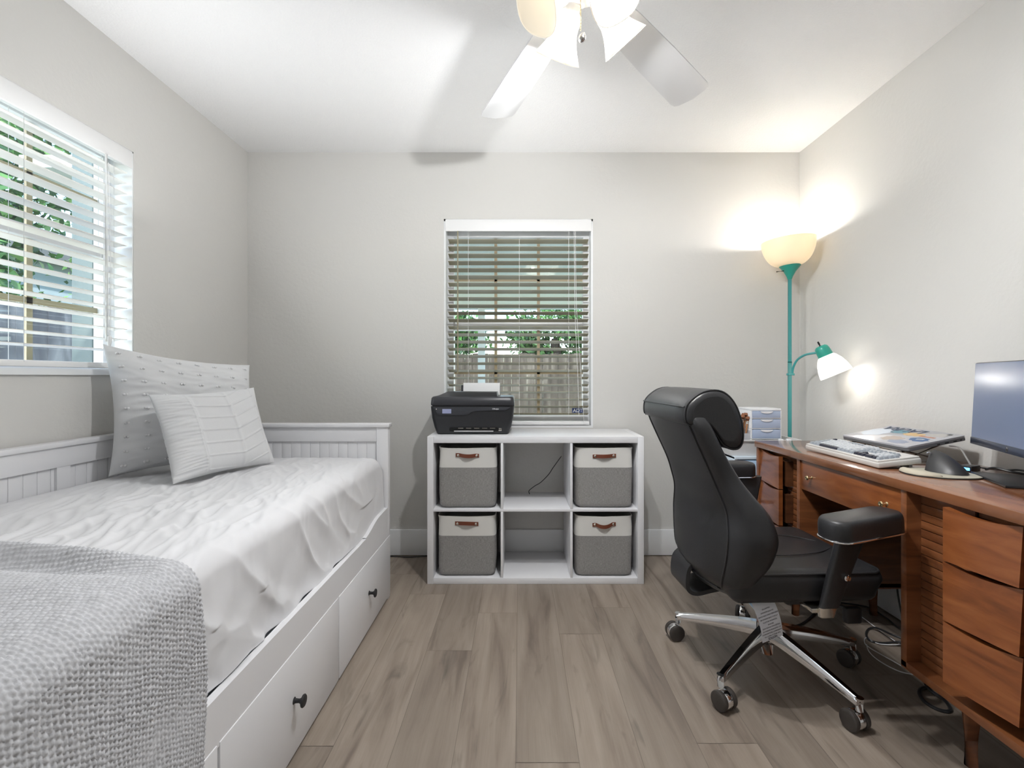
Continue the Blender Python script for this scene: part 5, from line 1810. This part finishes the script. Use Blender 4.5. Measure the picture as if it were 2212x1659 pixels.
# ------------------------------------------------------------------ outside
GZ = -.15
M_grass = mat('grass_soil', (.20, .22, .13), .95, var=(3, .4))
struct('ground', BX(-30, 30, -14, 40, GZ - .1, GZ), M_grass, smooth=False)
struct('porch_slab', BX(-3.2, 4.5, YB + .16, 6.4, GZ, GZ + .08), mat('porch_concrete', (.80, .79, .75), .9), smooth=False)
M_fence = wood('fence_wood', (.06, .048, .038), (.125, .102, .080), (.25, .215, .175), (6, 6, .8), .9, 0, 1.6)
M_fencew = wood('fence_weathered', (.06, .065, .085), (.13, .14, .165), (.33, .35, .38), (3, 3, .7), .9, 0, 1.6)
def fence(name, label, p0, p1, h, m, w=.14):
    p0, p1 = Vector(p0), Vector(p1)
    d = (p1 - p0); L_ = d.length; d.normalize(); n = Vector((-d.y, d.x, 0))
    t_ = thing(name, label, 'fence', ((p0 + p1) / 2))
    t_.location.z = GZ
    ROOT[t_.name] = Matrix.Translation(t_.location)
    bm = bmesh.new()
    s = 0; rnd = random.Random(4)
    while s < L_:
        M = frame_M(p0 + d * s + n * rnd.uniform(-.008, .008), d, n)
        hh = h + rnd.uniform(-.025, .015)
        box(bm, .0012, w - .0012, -.009, .009, GZ, hh, M=Matrix.Translation((0, 0, 0)) @ M)
        s += w
    build('fence_boards', bm, m, t_, smooth=False)
    bm = bmesh.new()
    for z in (GZ + .3, h - .3):
        M = frame_M(p0, d, n)
        box(bm, 0, L_, .012, .05, z, z + .09, M=M)
    build('fence_rail', bm, m, t_, smooth=False)
fence('wooden_fence', 'dark board fence seen through the back window blind', (-4.2, 8.6, 0), (8, 8.6, 0), 1.50, M_fence)
fence('wooden_fence', 'weathered grey board fence outside the left window', (-4.3, 1.0, 0), (-4.3, 8.6, 0), 1.72, M_fencew)

def tree(label, cx, cy, cz, rx, ry, rz, nleaf, seed, cols, ls=.11, trunk=True):
    rnd = np.random.RandomState(seed)
    t_ = thing('leafy_tree', label, 'tree', (cx, cy, GZ), 0)
    blobs = rnd.normal(size=(26, 3)); blobs /= np.linalg.norm(blobs, axis=1)[:, None]
    blobs *= rnd.uniform(.2, 1, size=(26, 1)) ** .4
    C0 = blobs * np.array([rx, ry, rz]) * .78 + np.array([cx, cy, cz])
    k = rnd.randint(0, 26, nleaf)
    dirs = rnd.normal(size=(nleaf, 3)); dirs /= np.linalg.norm(dirs, axis=1)[:, None]
    P0 = C0[k] + dirs * (rnd.uniform(.3, 1, size=(nleaf, 1)) ** .5) * np.array([rx, ry, rz]) * .36
    a = rnd.normal(size=(nleaf, 3)); a[:, 2] -= .4; a /= np.linalg.norm(a, axis=1)[:, None]
    b = np.cross(a, rnd.normal(size=(nleaf, 3))); b /= np.linalg.norm(b, axis=1)[:, None]
    n_ = np.cross(a, b)
    s = ls * rnd.uniform(.6, 1.3, size=(nleaf, 1))
    v0 = P0; v1 = P0 + a * s * .5 + b * s * .2 + n_ * s * .06; v2 = P0 + a * s; v3 = P0 + a * s * .5 - b * s * .2 + n_ * s * .06
    verts = np.stack([v0, v1, v2, v3], axis=1).reshape(-1, 3) - np.array([cx, cy, GZ])
    me = bpy.data.meshes.new('foliage')
    me.vertices.add(len(verts)); me.vertices.foreach_set('co', verts.ravel())
    me.loops.add(nleaf * 4); me.loops.foreach_set('vertex_index', np.arange(nleaf * 4))
    me.polygons.add(nleaf); me.polygons.foreach_set('loop_start', np.arange(nleaf) * 4)
    for c in cols: me.materials.append(c)
    me.polygons.foreach_set('material_index', rnd.randint(0, len(cols), nleaf))
    me.update(calc_edges=True); me.validate()
    o = link('foliage', me, None, t_, smooth=False, world=False)
    tag(o, kind='stuff')
    bm = bmesh.new()
    tube(bm, smooth_path([(cx, cy, GZ), (cx + .1, cy + .05, (cz + GZ) / 2), (cx, cy, cz)]), [.12] * 8 + [.10] * 8 + [.06], 10)
    for c in C0[:8]: tube(bm, [(cx, cy, cz - rz * .6), tuple(c)], [.05, .012], 6)
    build('trunk', bm, mat('bark', (.09, .07, .055), .9), t_)
G = [mat('leaf_a', (.05, .15, .035), .5, sss=0), mat('leaf_b', (.10, .26, .06), .5), mat('leaf_c', (.20, .38, .12), .5), mat('leaf_d', (.03, .085, .03), .6)]
tree('full green tree outside the left window behind the weathered fence', -6.2, 4.6, 3.1, 1.6, 2.2, 2.1, 9000, 1, G, .16)
tree('green tree beyond the left fence, seen at the near end of the left window', -6.6, 9.6, 3.1, 1.6, 2.0, 2.3, 7000, 2, G, .16)
tree('green shrub-like tree behind the back fence at the left', -1.85, 9.9, 1.9, 1.3, .8, 1.1, 6500, 3, G, .14)
tree('pale green tree behind the back fence in the middle', .75, 10.2, 1.9, 1.05, .8, 1.0, 5000, 4, G[1:], .14)
tree('green tree behind the back fence at the right', 3.45, 9.9, 2.0, 1.3, .8, 1.2, 6000, 5, G, .14)

# covered porch outside the back window
M_porch = mat('porch_sage', (.86, .90, .82), .8)
struct('porch_ceiling', boxes([(-3.2, 4.5, YB + .16, 6.5, 2.42, 2.50)]), M_porch, smooth=False)
struct('porch_beam', boxes([(-3.2, 4.5, 6.3, 6.42, 1.98, 2.42)]), M_porch, smooth=False)
single('porch_post', BX(-.545, -.455, 6.28, 6.37, GZ + .08, 1.98, bev=.004), mat('post_white', (.80, .82, .80), .5), 'white square porch post seen through the back window', 'post', (-.5, 6.32, GZ + .08))
# corner post of the house outside the left window
single('porch_post', BX(-2.62, -2.50, 2.80, 2.90, GZ, 2.6, bev=.004), mat('post_sage', (.15, .185, .18), .7), 'grey green timber post outside the far end of the left window', 'post', (-2.56, 2.85, GZ))
nb_ = thing('neighbour_house', 'pale blue house wall standing outside the near end of the left window', 'house', (-9, 6, GZ))
build('house_wall', BX(-9.2, -8.8, 7.3, 11, GZ, 3.2), mat('siding_blue', (.55, .64, .72), .8), nb_)
build('roof', BX(-9.5, -8.5, 7.1, 11.2, 3.2, 3.4), mat('roof_grey', (.25, .25, .26), .8), nb_)
